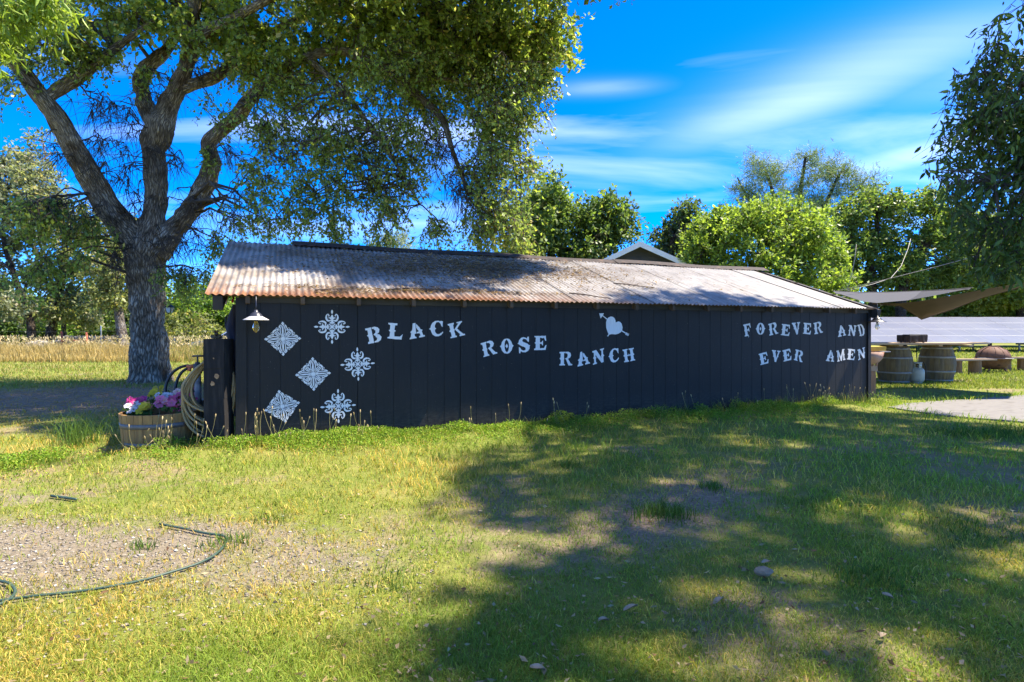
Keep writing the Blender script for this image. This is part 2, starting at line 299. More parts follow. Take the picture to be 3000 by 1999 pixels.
# ------------------------------------------------------------------ shed
def shed():
    root = thing('painted_shed', 'low black painted shed with rusty corrugated roof and white stencilled lettering', 'shed', WP, WT)
    # black siding: vertical grooves, grain, scuffs
    m, nt, b = nodemat('black_siding'); w = coords(nt, 'Object', (30, 30, 1.2)); g = noise(nt, w, 3.5, 6, .65); sp = noise(nt, coords(nt, 'World'), 70, 2, .5)
    big = noise(nt, coords(nt, 'World'), 1.1, 4)
    c = ramp(nt, g, [(.3, (.0115, .0100, .0080)), (.6, (.0175, .0152, .0122)), (.8, (.040, .034, .027))])
    d = nd(nt, 'ShaderNodeMix', data_type='RGBA'); lk(nt, ramp(nt, sp, [(.735, (0, 0, 0)), (.76, (1, 1, 1))]), d.inputs[0]); lk(nt, c, d.inputs[6]); d.inputs[7].default_value = (.16, .14, .11, 1)
    e = nd(nt, 'ShaderNodeMix', data_type='RGBA', blend_type='MULTIPLY'); e.inputs[0].default_value = 1; lk(nt, d.outputs[2], e.inputs[6]); lk(nt, ramp(nt, big, [(.3, (.75, .75, .75)), (.7, (1.25, 1.22, 1.2))]), e.inputs[7])
    oz = nd(nt, 'ShaderNodeSeparateXYZ'); lk(nt, nd(nt, 'ShaderNodeTexCoord').outputs['Object'], oz.inputs[0]); dz = nd(nt, 'ShaderNodeMapRange'); dz.inputs[1].default_value = .42; dz.inputs[2].default_value = -.02; lk(nt, oz.outputs[2], dz.inputs[0])
    dn = nd(nt, 'ShaderNodeMath', operation='MULTIPLY'); lk(nt, dz.outputs[0], dn.inputs[0]); lk(nt, ramp(nt, noise(nt, coords(nt, 'World', (3, 3, 9)), 5, 6, .7), [(.42, (0, 0, 0)), (.75, (.75, .75, .75))]), dn.inputs[1])
    du = nd(nt, 'ShaderNodeMix', data_type='RGBA'); lk(nt, dn.outputs[0], du.inputs[0]); lk(nt, e.outputs[2], du.inputs[6]); du.inputs[7].default_value = (.10, .085, .065, 1)
    lk(nt, du.outputs[2], b.inputs['Base Color']); b.inputs['Roughness'].default_value = .62; b.inputs['Specular IOR Level'].default_value = .35; bump(nt, b, g, .35, .004)
    pm = m; dark = mat('dark_gap', (.006, .006, .006), (.004, .004, .004), 5, .9, bmp=0)
    wood = mat('brown_rafter', (.16, .095, .05), (.07, .045, .028), 3, .8, (8, 8, 1.5), kind='Object')
    # eight siding sheets sharing one mesh
    pw = 1.2194; gd = .0035; prof = [(0.002, 0)]
    for k in range(1, 6):
        x = k*.2032; prof += [(x-.004, 0), (x-.002, gd), (x+.002, gd), (x+.004, 0)]
    prof += [(pw-.004, 0)]
    prof = [(prof[0][0], .014)]+prof+[(prof[-1][0], .014)]
    mb = MB(); z0, z1 = -.12, 1.60
    mb.add([(x, y, z) for z in (z0, z1) for x, y in prof], [(i, i+1, len(prof)+i+1, len(prof)+i) for i in range(len(prof)-1)])
    me = None
    for k in range(8):
        if me is None: o = mb.build('siding_panel', pm, root, (k*pw, 0, 0)); me = o.data
        else: o = obj('siding_panel', me, None, root, (k*pw, (.0, .003, -.002, .002, 0, .003, -.001, .002)[k], 0))
    MB().box(-.004, LEN+.004, .016, .07, -.12, 1.62).build('wall_framing', dark, root)
    MB().box(-.03, .075, -.022, -.003, -.12, 1.60, j=.002).build('corner_board', pm, root)
    MB().box(LEN-.05, LEN+.02, -.020, -.003, -.12, 1.60, j=.002).build('corner_board', pm, root)
    # end and back walls
    for x0, x1 in ((-.001, .05), (LEN-.05, LEN+.001)):
        mb = MB(); mb.add([(x, y, z) for x in (x0, x1) for y, z in ((.071, -.12), (4.9, -.12), (4.9, 1.55), (RY, 2.46), (.071, 1.62))], [(0, 1, 2, 3, 4), (9, 8, 7, 6, 5), (0, 5, 6, 1), (1, 6, 7, 2), (2, 7, 8, 3), (3, 8, 9, 4), (4, 9, 5, 0)])
        mb.build('end_wall', pm, root)
    MB().box(.05, LEN-.05, 4.85, 4.9, -.12, 1.55).build('back_wall', pm, root)
    # frieze blocking between the rafters and the rafter tails
    MB().box(.0, LEN, -.018, .0155, 1.545, 1.645).build('frieze_board', mat('brown_board', (.075, .06, .04), (.035, .03, .024), 2, .8, (1, 8, 8), kind='Object'), root)
    rx = [.09, .63, 1.22, 1.84, 2.46, 3.07, 3.69, 4.31, 4.93, 5.55, 6.17, 6.79, 7.41, 8.03, 8.65, 9.27]
    def rafter(x, w=.042):
        mb = MB(); pr = []
        for y, dz in ((-OH+.03, .085), (-OH+.045, .10), (1.0, .10), (1.0, .012), (-OH+.03, .012)): pr.append((y, EZ+SLOPE*(y+OH)-dz))
        mb.add([(x+s*w/2, y, z) for s in (-1, 1) for y, z in pr], [(4, 3, 2, 1, 0), (5, 6, 7, 8, 9)]+[(i, (i+1) % 5, 5+(i+1) % 5, 5+i) for i in range(5)])
        return mb
    for x in rx: rafter(x).build('rafter_tail', wood, root)
    bl = mat('dark_barge', (.055, .045, .038), (.03, .025, .022), 4, .8)
    for x in (SIDE0+.11, SIDE1-.09):
        mb = MB(); pr = [(-OH+.02, EZ-.005), (-OH+.05, EZ-.15), (-OH+.12, EZ-.15), (RY, RZ-.15), (RY, RZ-.012), (-OH+.02, EZ-.012)]
        mb.add([(x+s*.045, y, z) for s in (-1, 1) for y, z in pr], [(5, 4, 3, 2, 1, 0), (6, 7, 8, 9, 10, 11)]+[(i, (i+1) % 6, 6+(i+1) % 6, 6+i) for i in range(6)]); mb.build('barge_rafter', bl, root)
    # roof: purlins carry corrugated sheets
    roof = MB()
    for q in (.12, .9, 1.7, 2.45):
        for sgn in (0, 1):
            y = -OH+q if not sgn else 2*RY+OH-q; z = EZ+SLOPE*q-.012; roof.box(SIDE0+.05, SIDE1-.05, y-.04, y+.04, z-.035, z-.002)
    ro = roof.build('roof', wood, root)
    m, nt, b = nodemat('old_galvanised'); w = coords(nt, 'World'); st = noise(nt, coords(nt, 'Object', (16, 1.1, 1.1)), 1.6, 6, .65); n1 = noise(nt, w, 1.7, 5, .6); n2 = noise(nt, w, 26, 4, .6); ge = nd(nt, 'ShaderNodeNewGeometry')
    oc = nd(nt, 'ShaderNodeTexCoord'); so_ = nd(nt, 'ShaderNodeSeparateXYZ'); lk(nt, oc.outputs['Object'], so_.inputs[0])
    wp = nd(nt, 'ShaderNodeSeparateXYZ'); lk(nt, ge.outputs['Position'], wp.inputs[0])
    def mth(op, a, bb, cc=None):
        o = nd(nt, 'ShaderNodeMath', operation=op)
        for i, v in enumerate((a, bb, cc)):
            if v is None: continue
            if isinstance(v, (int, float)): o.inputs[i].default_value = v
            else: lk(nt, v, o.inputs[i])
        return o.outputs[0]
    def mr(v, a, bb, c=0, d=1):
        o = nd(nt, 'ShaderNodeMapRange'); o.inputs[1].default_value = a; o.inputs[2].default_value = bb; o.inputs[3].default_value = c; o.inputs[4].default_value = d; lk(nt, v, o.inputs[0]); return o.outputs[0]
    edge = mr(so_.outputs[1], .55, -.15)                      # towards the eave: where the zinc has gone
    old = mr(wp.outputs[0], 4.6, -.8, .15, 1)                   # older sheets at the left end
    low = mth('POWER', edge, 1.6)
    rust = mth('ADD', mth('MULTIPLY', mth('MULTIPLY', low, old), .95), mth('MULTIPLY_ADD', st, 1.5, -.82)); rust = mth('ADD', rust, mth('MULTIPLY_ADD', n1, .8, -.42)); rust = mth('ADD', rust, mth('MULTIPLY_ADD', n2, .35, -.17)); rust = mr(mth('MULTIPLY', rust, mth('ADD', mth('MULTIPLY', old, .75), .25)), .12, .75)
    zinc = ramp(nt, noise(nt, coords(nt, 'Object', (9, 1.5, 1.5)), 2.2, 5, .6), [(.3, (.27, .255, .24)), (.55, (.40, .38, .355)), (.8, (.49, .465, .435))])
    ru = ramp(nt, n2, [(.3, (.13, .05, .022)), (.55, (.28, .125, .055)), (.8, (.36, .20, .10))])
    mx = nd(nt, 'ShaderNodeMix', data_type='RGBA'); lk(nt, rust, mx.inputs[0]); lk(nt, zinc, mx.inputs[6]); lk(nt, ru, mx.inputs[7])
    gr = nd(nt, 'ShaderNodeMix', data_type='RGBA', blend_type='MULTIPLY'); lk(nt, mth('MULTIPLY', old, mr(n1, .35, .65)), gr.inputs[0]); lk(nt, mx.outputs[2], gr.inputs[6]); gr.inputs[7].default_value = (.46, .37, .30, 1)
    lk(nt, gr.outputs[2], b.inputs['Base Color']); b.inputs['Roughness'].default_value = .55; b.inputs['Metallic'].default_value = .15; bump(nt, b, n2, .25, .003)
    ca = math.atan(SLOPE); sl_ = (RY+OH)/math.cos(ca); wl = .0678; nw = 9.45; n = int(nw*8)
    def sheet(sgn):
        V = []; rows = [0, .7, 1.5, 2.2, sl_]
        for i, s in enumerate(rows):
            for k in range(n+1):
                x = k/8*wl; hgt = .0085*math.cos(2*math.pi*x/wl)
                y = -OH+s*math.cos(ca)-hgt*math.sin(ca); z = EZ+s*math.sin(ca)+hgt*math.cos(ca)
                V.append((x, y if sgn == 0 else 2*RY-y, z))
        return MB().add(V, [(r*(n+1)+k, r*(n+1)+k+1, (r+1)*(n+1)+k+1, (r+1)*(n+1)+k) for r in range(len(rows)-1) for k in range(n)], True)
    for sgn in (0, 1):
        me = None; x = SIDE0; k = 0
        while x+.5 < SIDE1:
            loc = (x, random.uniform(-.014, .012) if sgn == 0 else 0, .004+.0025*(k % 2)+random.uniform(0, .003))
            if me is None: o = sheet(sgn).build('corrugated_sheet', m, ro, loc); me = o.data
            else: o = obj('corrugated_sheet', me, None, ro, loc)
            o.rotation_euler = (0, 0, random.uniform(-.0015, .0015)); x += wl*9; k += 1
    cap = mat('rusty_cap', (.05, .03, .022), (.025, .018, .016), 7, .8, c3=(.10, .06, .04))
    x = .55
    while x < SIDE1-.2:
        x1 = min(x+1.9, SIDE1); mb = MB(); ns = 40
        V = []
        for j, (dy, dz) in enumerate(((-.17, -.052), (-.06, .006), (-.025, .03), (.025, .03), (.06, .006), (.17, -.052))):
            for i in range(ns+1):
                xx = x+(x1-x)*i/ns; V.append((xx, RY+dy, RZ+dz+.018+(.006*math.cos(2*math.pi*xx/wl) if j in (0, 5) else 0)+.01*math.sin(xx*2.1)))
        mb.add(V, [(j*(ns+1)+i, j*(ns+1)+i+1, (j+1)*(ns+1)+i+1, (j+1)*(ns+1)+i) for j in range(5) for i in range(ns)], True)
        o = mb.build('ridge_cap', cap, ro); o.location.z = random.uniform(-.006, .006); x = x1-.03
    return root
SHED = shed()
# ------------------------------------------------------------------ painted letters and emblems on the wall
PAINT = None
def paintmat():
    m, nt, b = nodemat('white_wall_paint'); g = noise(nt, coords(nt, 'World', (30, 30, 2.5)), 3, 5); n = noise(nt, coords(nt, 'World'), 60, 3)
    c = ramp(nt, g, [(.25, (.74, .70, .64)), (.6, (.86, .82, .75)), (.85, (.90, .86, .79))]); lk(nt, c, b.inputs['Base Color']); b.inputs['Roughness'].default_value = .6; bump(nt, b, n, .2, .002); return m
PAINT = paintmat()
def decal(name, polys, label=None):
    """polys: outlines in wall coordinates (t, z); each coat lies a hair prouder than the last"""
    me = bpy.data.meshes.new(name); bm = bmesh.new()
    for i, pl in enumerate(polys):
        d = -.0032-.00012*i; vs = [bm.verts.new((t, d, z)) for t, z in pl]
        for tri in tessellate_polygon([[Vector((t, z, 0)) for t, z in pl]]):
            try: bm.faces.new([vs[k] for k in tri])
            except Exception: pass
    bm.normal_update()
    for f in bm.faces:
        if f.normal.y > 0: f.normal_flip()
    bm.to_mesh(me); bm.free(); o = obj(name, me, PAINT, SHED)
    if label: o['label'] = label
    return o
STEM = [(0, 0), (44, 0), (44, 8), (36, 12), (35, 40), (39, 50), (35, 60), (36, 88), (44, 92), (44, 100), (0, 100), (0, 91), (10, 87), (10, 60), (1, 50), (10, 41), (10, 12), (0, 9)]
RB = [(47, 100), (70, 101), (87, 92), (93, 74), (85, 57), (68, 48), (80, 30), (90, 12), (102, 9), (102, 0), (72, -1), (60, 24), (50, 45), (47, 45), (47, 53), (60, 58), (66, 74), (60, 87), (47, 90)]
OH_L = [(50, 101), (30, 97), (13, 80), (6, 59), (-4, 50), (6, 41), (12, 20), (30, 3), (50, -1), (50, 7), (39, 18), (34, 34), (33, 50), (34, 66), (39, 82), (50, 93)]
GL = {
 'B': [[(0, 0), (41, 0), (41, 100), (0, 100), (0, 90), (12, 86), (11, 60), (2, 52), (11, 45), (10, 14), (0, 10)],
       [(45, 0), (70, 0), (90, 10), (99, 29), (88, 46), (74, 52), (88, 60), (95, 79), (86, 93), (66, 101), (45, 100), (45, 91), (60, 87), (57, 82), (66, 76), (64, 62), (50, 55), (50, 49), (62, 42), (58, 35), (68, 28), (62, 14), (45, 9)]],
 'L': [[(0, 0), (92, -4), (100, 32), (90, 23), (82, 16), (45, 14), (45, 42), (54, 50), (44, 58), (48, 87), (62, 88), (62, 100), (4, 101), (4, 92), (17, 86), (17, 60), (7, 51), (16, 42), (14, 12), (0, 8)]],
 'A': [[(0, 0), (45, 0), (45, 9), (36, 13), (36, 28), (47, 30), (48, 100), (32, 101), (22, 57), (7, 47), (15, 38), (9, 15), (0, 8)],
       [(51, 92), (62, 82), (78, 53), (91, 47), (84, 39), (91, 13), (101, 9), (101, 0), (62, 0), (62, 9), (72, 14), (67, 29), (51, 29), (51, 38), (65, 42), (51, 68)]],
 'C': [[(84, 99), (97, 96), (95, 58), (86, 65), (80, 82), (66, 92), (50, 90), (40, 74), (38, 58), (47, 50), (38, 42), (40, 26), (52, 13), (68, 11), (84, 20), (95, 29), (98, 20), (84, 6), (62, -2), (40, 0), (20, 12), (9, 32), (6, 43), (-4, 50), (6, 57), (9, 70), (20, 88), (40, 100), (62, 102), (76, 97)]],
 'K': [STEM, [(38, 54), (46, 48), (58, 56), (92, 88), (101, 92), (101, 100), (62, 100), (62, 92), (72, 88)], [(44, 46), (54, 60), (90, 12), (101, 9), (101, 0), (63, 0), (63, 9), (70, 13)]],
 'R': [STEM, RB],
 'O': [OH_L, [(100-x, y) for x, y in OH_L], [(50, 66), (61, 50), (50, 34), (39, 50)]],
 'S': [[(84, 100), (95, 101), (93, 65), (84, 70), (70, 86), (50, 90), (39, 83), (41, 72), (57, 64), (81, 55), (92, 46), (102, 40), (96, 34), (95, 20), (84, 6), (60, -2), (36, 2), (22, 10), (14, -5), (5, -3), (7, 38), (17, 34), (28, 16), (48, 10), (63, 16), (63, 27), (50, 35), (26, 44), (10, 56), (-4, 63), (6, 70), (10, 84), (28, 98), (48, 102), (68, 96), (78, 90)]],
 'E': [[(0, 0), (94, 0), (101, 36), (92, 34), (80, 14), (47, 12), (47, 44), (60, 44), (66, 33), (73, 33), (73, 67), (66, 66), (60, 55), (47, 54), (47, 88), (70, 84), (78, 88), (90, 66), (98, 66), (95, 101), (0, 100), (0, 92), (12, 88), (12, 60), (2, 50), (12, 42), (12, 12), (0, 8)]],
 'N': [[(0, 0), (34, 0), (34, 8), (26, 12), (26, 38), (32, 46), (26, 54), (26, 68), (72, -1), (90, 0), (90, 38), (99, 48), (90, 57), (90, 88), (101, 92), (101, 100), (66, 100), (66, 92), (76, 88), (76, 57), (69, 48), (76, 39), (74, 36), (34, 101), (0, 100), (0, 92), (12, 86), (12, 57), (3, 48), (12, 40), (12, 12), (0, 8)]],
 'H': [STEM, [(100-x, y) for x, y in STEM], [(34, 43), (47, 46), (50, 38), (54, 46), (66, 43), (66, 53), (55, 53), (50, 62), (46, 53), (34, 53)]],
 'F': [[(0, 0), (50, 0), (48, -12), (54, -14), (56, 3), (52, 9), (43, 12), (43, 42), (60, 44), (66, 33), (73, 33), (73, 68), (66, 66), (60, 55), (43, 54), (43, 88), (78, 86), (90, 62), (98, 62), (97, 101), (0, 100), (0, 92), (12, 88), (12, 60), (2, 50), (12, 42), (12, 12), (0, 8)]],
 'V': [[(40, -1), (58, -1), (70, 40), (82, 46), (76, 54), (90, 88), (101, 92), (101, 100), (62, 100), (62, 92), (74, 88), (56, 36), (40, 88), (49, 92), (49, 100), (0, 100), (0, 92), (9, 88), (22, 54), (15, 46), (27, 42)]],
 'D': [[(0, 0), (30, 0), (30, -6), (36, -5), (37, 100), (0, 100), (0, 91), (11, 87), (11, 59), (2, 50), (11, 42), (11, 12), (0, 9)], [(41, 0), (64, 0), (88, 17), (96, 42), (105, 50), (96, 58), (88, 83), (64, 101), (41, 100), (41, 91), (58, 85), (68, 68), (70, 50), (68, 32), (58, 15), (41, 9)]],
 'M': [[(0, 0), (28, 0), (28, 8), (22, 12), (23, 66), (44, -1), (56, -1), (77, 66), (78, 12), (72, 8), (72, 0), (100, 0), (101, 8), (92, 12), (92, 42), (99, 50), (92, 58), (92, 88), (101, 92), (100, 100), (74, 101), (50, 38), (26, 101), (0, 100), (0, 92), (8, 88), (8, 58), (1, 50), (8, 42), (8, 12), (0, 8)]],
}
LET = []
def zl(o, s, rows):
    for ch, bl, br, tl in rows: LET.append((ch, *[(o[0]+p[0]/s, o[1]+p[1]/s) for p in (bl, br, tl)]))
zl((1040, 900), 6.536, [('B', (255, 706), (528, 655), (193, 412)), ('L', (620, 600), (912, 616), (628, 302)), ('A', (1048, 620), (1338, 565), (1013, 331)), ('C', (1432, 562), (1695, 548), (1425, 275)), ('K', (1832, 600), (2104, 535), (1770, 330))])
zl((1380, 900), 4.706, [('R', (172, 692), (357, 640), (130, 500)), ('O', (405, 645), (582, 635), (400, 440)), ('S', (652, 632), (815, 612), (640, 428)), ('E', (868, 592), (1035, 592), (872, 398)),
    ('R', (1216, 806), (1390, 803), (1218, 618)), ('A', (1468, 822), (1637, 778), (1449, 636)), ('N', (1680, 797), (1842, 752), (1668, 610)), ('C', (1902, 775), (2042, 745), (1894, 590)), ('H', (2110, 762), (2262, 735), (2086, 588))])
zl((2150, 900), 5.739, [('F', (182, 497), (302, 468), (152, 300)), ('O', (370, 465), (520, 462), (370, 268)), ('R', (595, 482), (742, 445), (575, 285)), ('E', (785, 470), (928, 490), (805, 282)), ('V', (993, 466), (1131, 450), (970, 268)), ('E', (1157, 448), (1288, 463), (1170, 262)), ('R', (1353, 460), (1490, 428), (1335, 268)),
    ('A', (1748, 505), (1882, 475), (1744, 321)), ('N', (1912, 480), (2042, 488), (1930, 302)), ('D', (2112, 492), (2212, 470), (2072, 302)),
    ('E', (445, 977), (588, 940), (410, 790)), ('V', (624, 916), (770, 929), (637, 722)), ('E', (835, 917), (970, 885), (812, 730)), ('R', (1005, 890), (1145, 928), (1035, 710)),
    ('A', (1543, 905), (1677, 922), (1574, 721)), ('M', (1738, 920), (1872, 885), (1720, 738)), ('E', (1897, 880), (2025, 895), (1913, 700)), ('N', (2088, 895), (2214, 850), (2072, 718))])
def rough_poly(pl, amp):
    out = []
    for i, a in enumerate(pl):
        b = pl[(i+1) % len(pl)]; L = math.hypot(b[0]-a[0], b[1]-a[1]); k = max(1, int(L/14))
        for j in range(k):
            f = j/k; out.append((a[0]+(b[0]-a[0])*f+random.uniform(-amp, amp), a[1]+(b[1]-a[1])*f+random.uniform(-amp, amp)))
    return out
for ch, bl, br, tl in LET:
    polys = []
    for pl in GL[ch]:
        q = []
        for u, v in rough_poly(pl, 1.1):
            px = bl[0]+(br[0]-bl[0])*u/100+(tl[0]-bl[0])*v/100; py = bl[1]+(br[1]-bl[1])*u/100+(tl[1]-bl[1])*v/100; q.append(wall_uv(px, py))
        polys.append(q)
    decal('painted_letter', polys, 'white stencilled letter '+ch)
def stroke(pts, wid):
    """an outline round a stroke of changing width"""
    L, Rr = [], []
    for i, p in enumerate(pts):
        a = pts[max(i-1, 0)]; b = pts[min(i+1, len(pts)-1)]; dx, dy = b[0]-a[0], b[1]-a[1]; l = math.hypot(dx, dy) or 1; w = wid[i]/2
        L.append((p[0]-dy/l*w, p[1]+dx/l*w)); Rr.append((p[0]+dy/l*w, p[1]-dx/l*w))
    return L+Rr[::-1]
def arc(cx, cy, r, a0, a1, n=10, ry=None): return [(cx+r*math.cos(R(a0+(a1-a0)*i/n)), cy+(ry or r)*math.sin(R(a0+(a1-a0)*i/n))) for i in range(n+1)]
def rot(pl, a): c, s = math.cos(a), math.sin(a); return [(x*c-y*s, x*s+y*c) for x, y in pl]
def disc(cx, cy, r, n=9): return [(cx+r*math.cos(2*math.pi*i/n), cy+r*math.sin(2*math.pi*i/n)) for i in range(n)]
def leafp(r0, r1, w, n=6, off=0): 
    up = [(r0+(r1-r0)*i/n, off+w*math.sin(math.pi*i/n)**.8) for i in range(n+1)]; dn = [(x, 2*off-y) for x, y in up[1:-1]][::-1]; return up+dn
def diamond():
    o = []
    for k in range(16): o.append(rot([(0, -.022), (.28+.06*(k % 2), -.010), (.34+.06*(k % 2), 0), (.28+.06*(k % 2), .010), (0, .022)], k*math.pi/8+.1))
    o.append(disc(0, 0, .11, 12))
    for q in range(4):
        a = q*math.pi/2; e = []
        e.append(leafp(.10, .80, .050))
        for s in (-1, 1):
            e.append(stroke([(.16, s*.03), (.34, s*.125), (.52, s*.150), (.70, s*.10), (.86, s*.02)], [.03, .05, .06, .055, .03]))
            e.append(stroke([(.62, s*.20), (.73, s*.185), (.84, s*.11)], [.05, .085, .06]))
            e.append(disc(.915, s*.045, .042, 7))
            e.append(stroke(arc(.60, s*.315, .058, 0, 330, 9), [.032]*10))
            e.append(stroke([(.20, s*.10), (.36, s*.235), (.44, s*.32)], [.02, .05, .03]))
            e.append(stroke([(.48, s*.24), (.55, s*.27), (.53, s*.33)], [.04, .06, .03]))
        e.append(disc(.97, 0, .042, 7)); e.append([(.86, -.05), (.93, 0), (.86, .05), (.80, 0)])
        o += [rot(p, a) for p in e]
        e = [stroke([(.2, 0), (.45, .0), (.58, 0)], [.02, .05, .10])]
        for s in (-1, 1):
            e.append(stroke([(.30, s*.04), (.45, s*.085), (.58, s*.09)], [.03, .055, .05])); e.append(disc(.655, s*.07, .062, 8)); e.append(stroke(arc(.575, s*.205, .05, 0, 320, 8), [.034]*9))
        e.append(disc(.68, 0, .05, 8)); o += [rot(p, a+math.pi/4) for p in e]
    return o
def cross():
    o = [disc(0, 0, .10, 10)]
    for q in range(4):
        a = q*math.pi/2; e = [leafp(.74, 1.0, .058, 6), leafp(.10, .44, .05), leafp(.30, .72, .085)]
        for s in (-1, 1):
            e.append(stroke([(.36, s*.06)]+[(x, s*y) for x, y in arc(.55, .175, .205, 215, 20, 10, .145)]+[(.66, s*.17), (.60, s*.19)], [.03, .05, .075, .095, .105, .11, .105, .10, .085, .07, .055, .05, .06, .05]))
            e.append(disc(.50, s*.075, .062, 8)); e.append(stroke([(.50, s*.10), (.53, s*.16), (.50, s*.20)], [.05, .05, .03])); e.append(disc(.235, s*.085, .055, 8)); e.append(disc(.34, s*.04, .045, 7))
        o += [rot(p, a) for p in e]; o.append(rot(leafp(.06, .26, .035), a+math.pi/4))
    return o
def medallion(kind, px, py, rx, rz_, turn, label):
    t0, z0 = wall_uv(px, py); t1, _ = wall_uv(px+rx, py); t2, _ = wall_uv(px-rx, py); _, z1 = wall_uv(px, py-rz_); r = ((t1-t2)/2+(z1-z0))/2
    decal('painted_emblem', [[(t0+x*r+random.uniform(-.0012, .0012), z0+y*r+random.uniform(-.0012, .0012)) for x, y in rot(p, R(turn))] for p in (diamond() if kind == 'd' else cross())], label)
medallion('d', 829, 993, 52.5, 50, 1, 'upper white diamond filigree emblem'); medallion('d', 917.5, 1096, 51, 49, 2, 'middle white diamond filigree emblem'); medallion('d', 827, 1191, 53, 48, 11, 'lowest, tilted white diamond filigree emblem')
medallion('c', 972.7, 958, 52.5, 51, 0, 'upper white scrolled cross emblem'); medallion('c', 1048, 1067, 50, 50, 2, 'middle white scrolled cross emblem'); medallion('c', 991, 1190, 52, 51, 1, 'lowest white scrolled cross emblem')
def heart():
    f = lambda x, y: wall_uv(1380+x/4.706, 900+y/4.706)
    pl = [[(1895, 375), (1876, 330), (1862, 285), (1860, 215), (1868, 180), (1888, 148), (1925, 130), (1956, 135), (1980, 160), (1991, 190), (1992, 213), (2030, 198), (2055, 206), (2075, 232), (2088, 280), (2082, 320), (2062, 348), (2030, 368), (1990, 378), (1940, 373), (1906, 380), (1888, 406), (1873, 402), (1884, 388)],
          stroke([(1800, 110), (1880, 172)], [13, 13]), stroke([(2072, 325), (2160, 378)], [15, 13]), [(1765, 88), (1832, 84), (1812, 122), (1785, 158)]]
    for k in range(4): pl.append(stroke([(2148+k*11-20, 396+k*6-14), (2158+k*11-20, 372+k*6-14), (2152+k*11-8, 350+k*6)], [9, 9, 7]))
    decal('painted_emblem', [[f(*p) for p in q] for q in pl], 'white heart pierced by an arrow')
heart()
# ------------------------------------------------------------------ trees
def inell(n, c, r, pw=.45):
    d = unit(RNG.normal(size=(n, 3))); return np.asarray(c)+d*(RNG.rand(n, 1)**pw)*np.asarray(r)
def clumps(rows, dens, pw=.45):
    """rows (px, py, rx, ry, Y, depth) in photo pixels and metres -> points spread through the ellipsoids"""
    out = []
    for px, py, rx, ry, Y, dp in rows:
        k = F/Y; c = P(px, py, Y); r = (rx/k, dp, ry/k); n = max(3, int(dens*(r[0]*r[1]*r[2])**(2/3)*4)); out.append(inell(n, c, r, pw))
    return np.vstack(out)
def limbpx(rows, k=1.0):
    """rows (px, py, Y, radius in px)"""
    return [(*P(px, py, Y), r*k*Y/F) for px, py, Y, r in rows]
def leaves_np(Pt, D, L, Wd, col, fold=.25, six=False):
    n = len(Pt); D = unit(D); up = unit(RNG.normal(size=(n, 3))*.8+np.array([0, 0, .8])); S = unit(np.cross(D, up)); Nn = np.cross(S, D); L = L[:, None]; Wd = Wd[:, None]
    if six:
        vs = [Pt, Pt+D*L*.3+S*Wd*.45-Nn*Wd*fold, Pt+D*L*.65+S*Wd*.4-Nn*Wd*fold, Pt+D*L, Pt+D*L*.65-S*Wd*.4-Nn*Wd*fold, Pt+D*L*.3-S*Wd*.45-Nn*Wd*fold]; k = 6
    else: vs = [Pt, Pt+D*L*.52+S*Wd*.5-Nn*Wd*fold, Pt+D*L, Pt+D*L*.52-S*Wd*.5-Nn*Wd*fold]; k = 4
    V = np.stack(vs, 1).reshape(-1, 3); i = np.arange(n)[:, None]*k
    Fq = i+np.array([[0, 1, 2, 3]]) if k == 4 else np.concatenate([i+np.array([[0, 1, 2, 3]]), i+np.array([[0, 3, 4, 5]])])
    return V, Fq, np.repeat(col, k, 0)
def tint(n, c1, c2, c3=None, f3=.1, jit=.2):
    f = RNG.rand(n, 1); c = np.array(c1)*(1-f)+np.array(c2)*f
    if c3 is not None: q = RNG.rand(n) < f3; c[q] = np.array(c3)
    return c*(1+jit*RNG.normal(size=(n, 1))).clip(.5, 1.6)
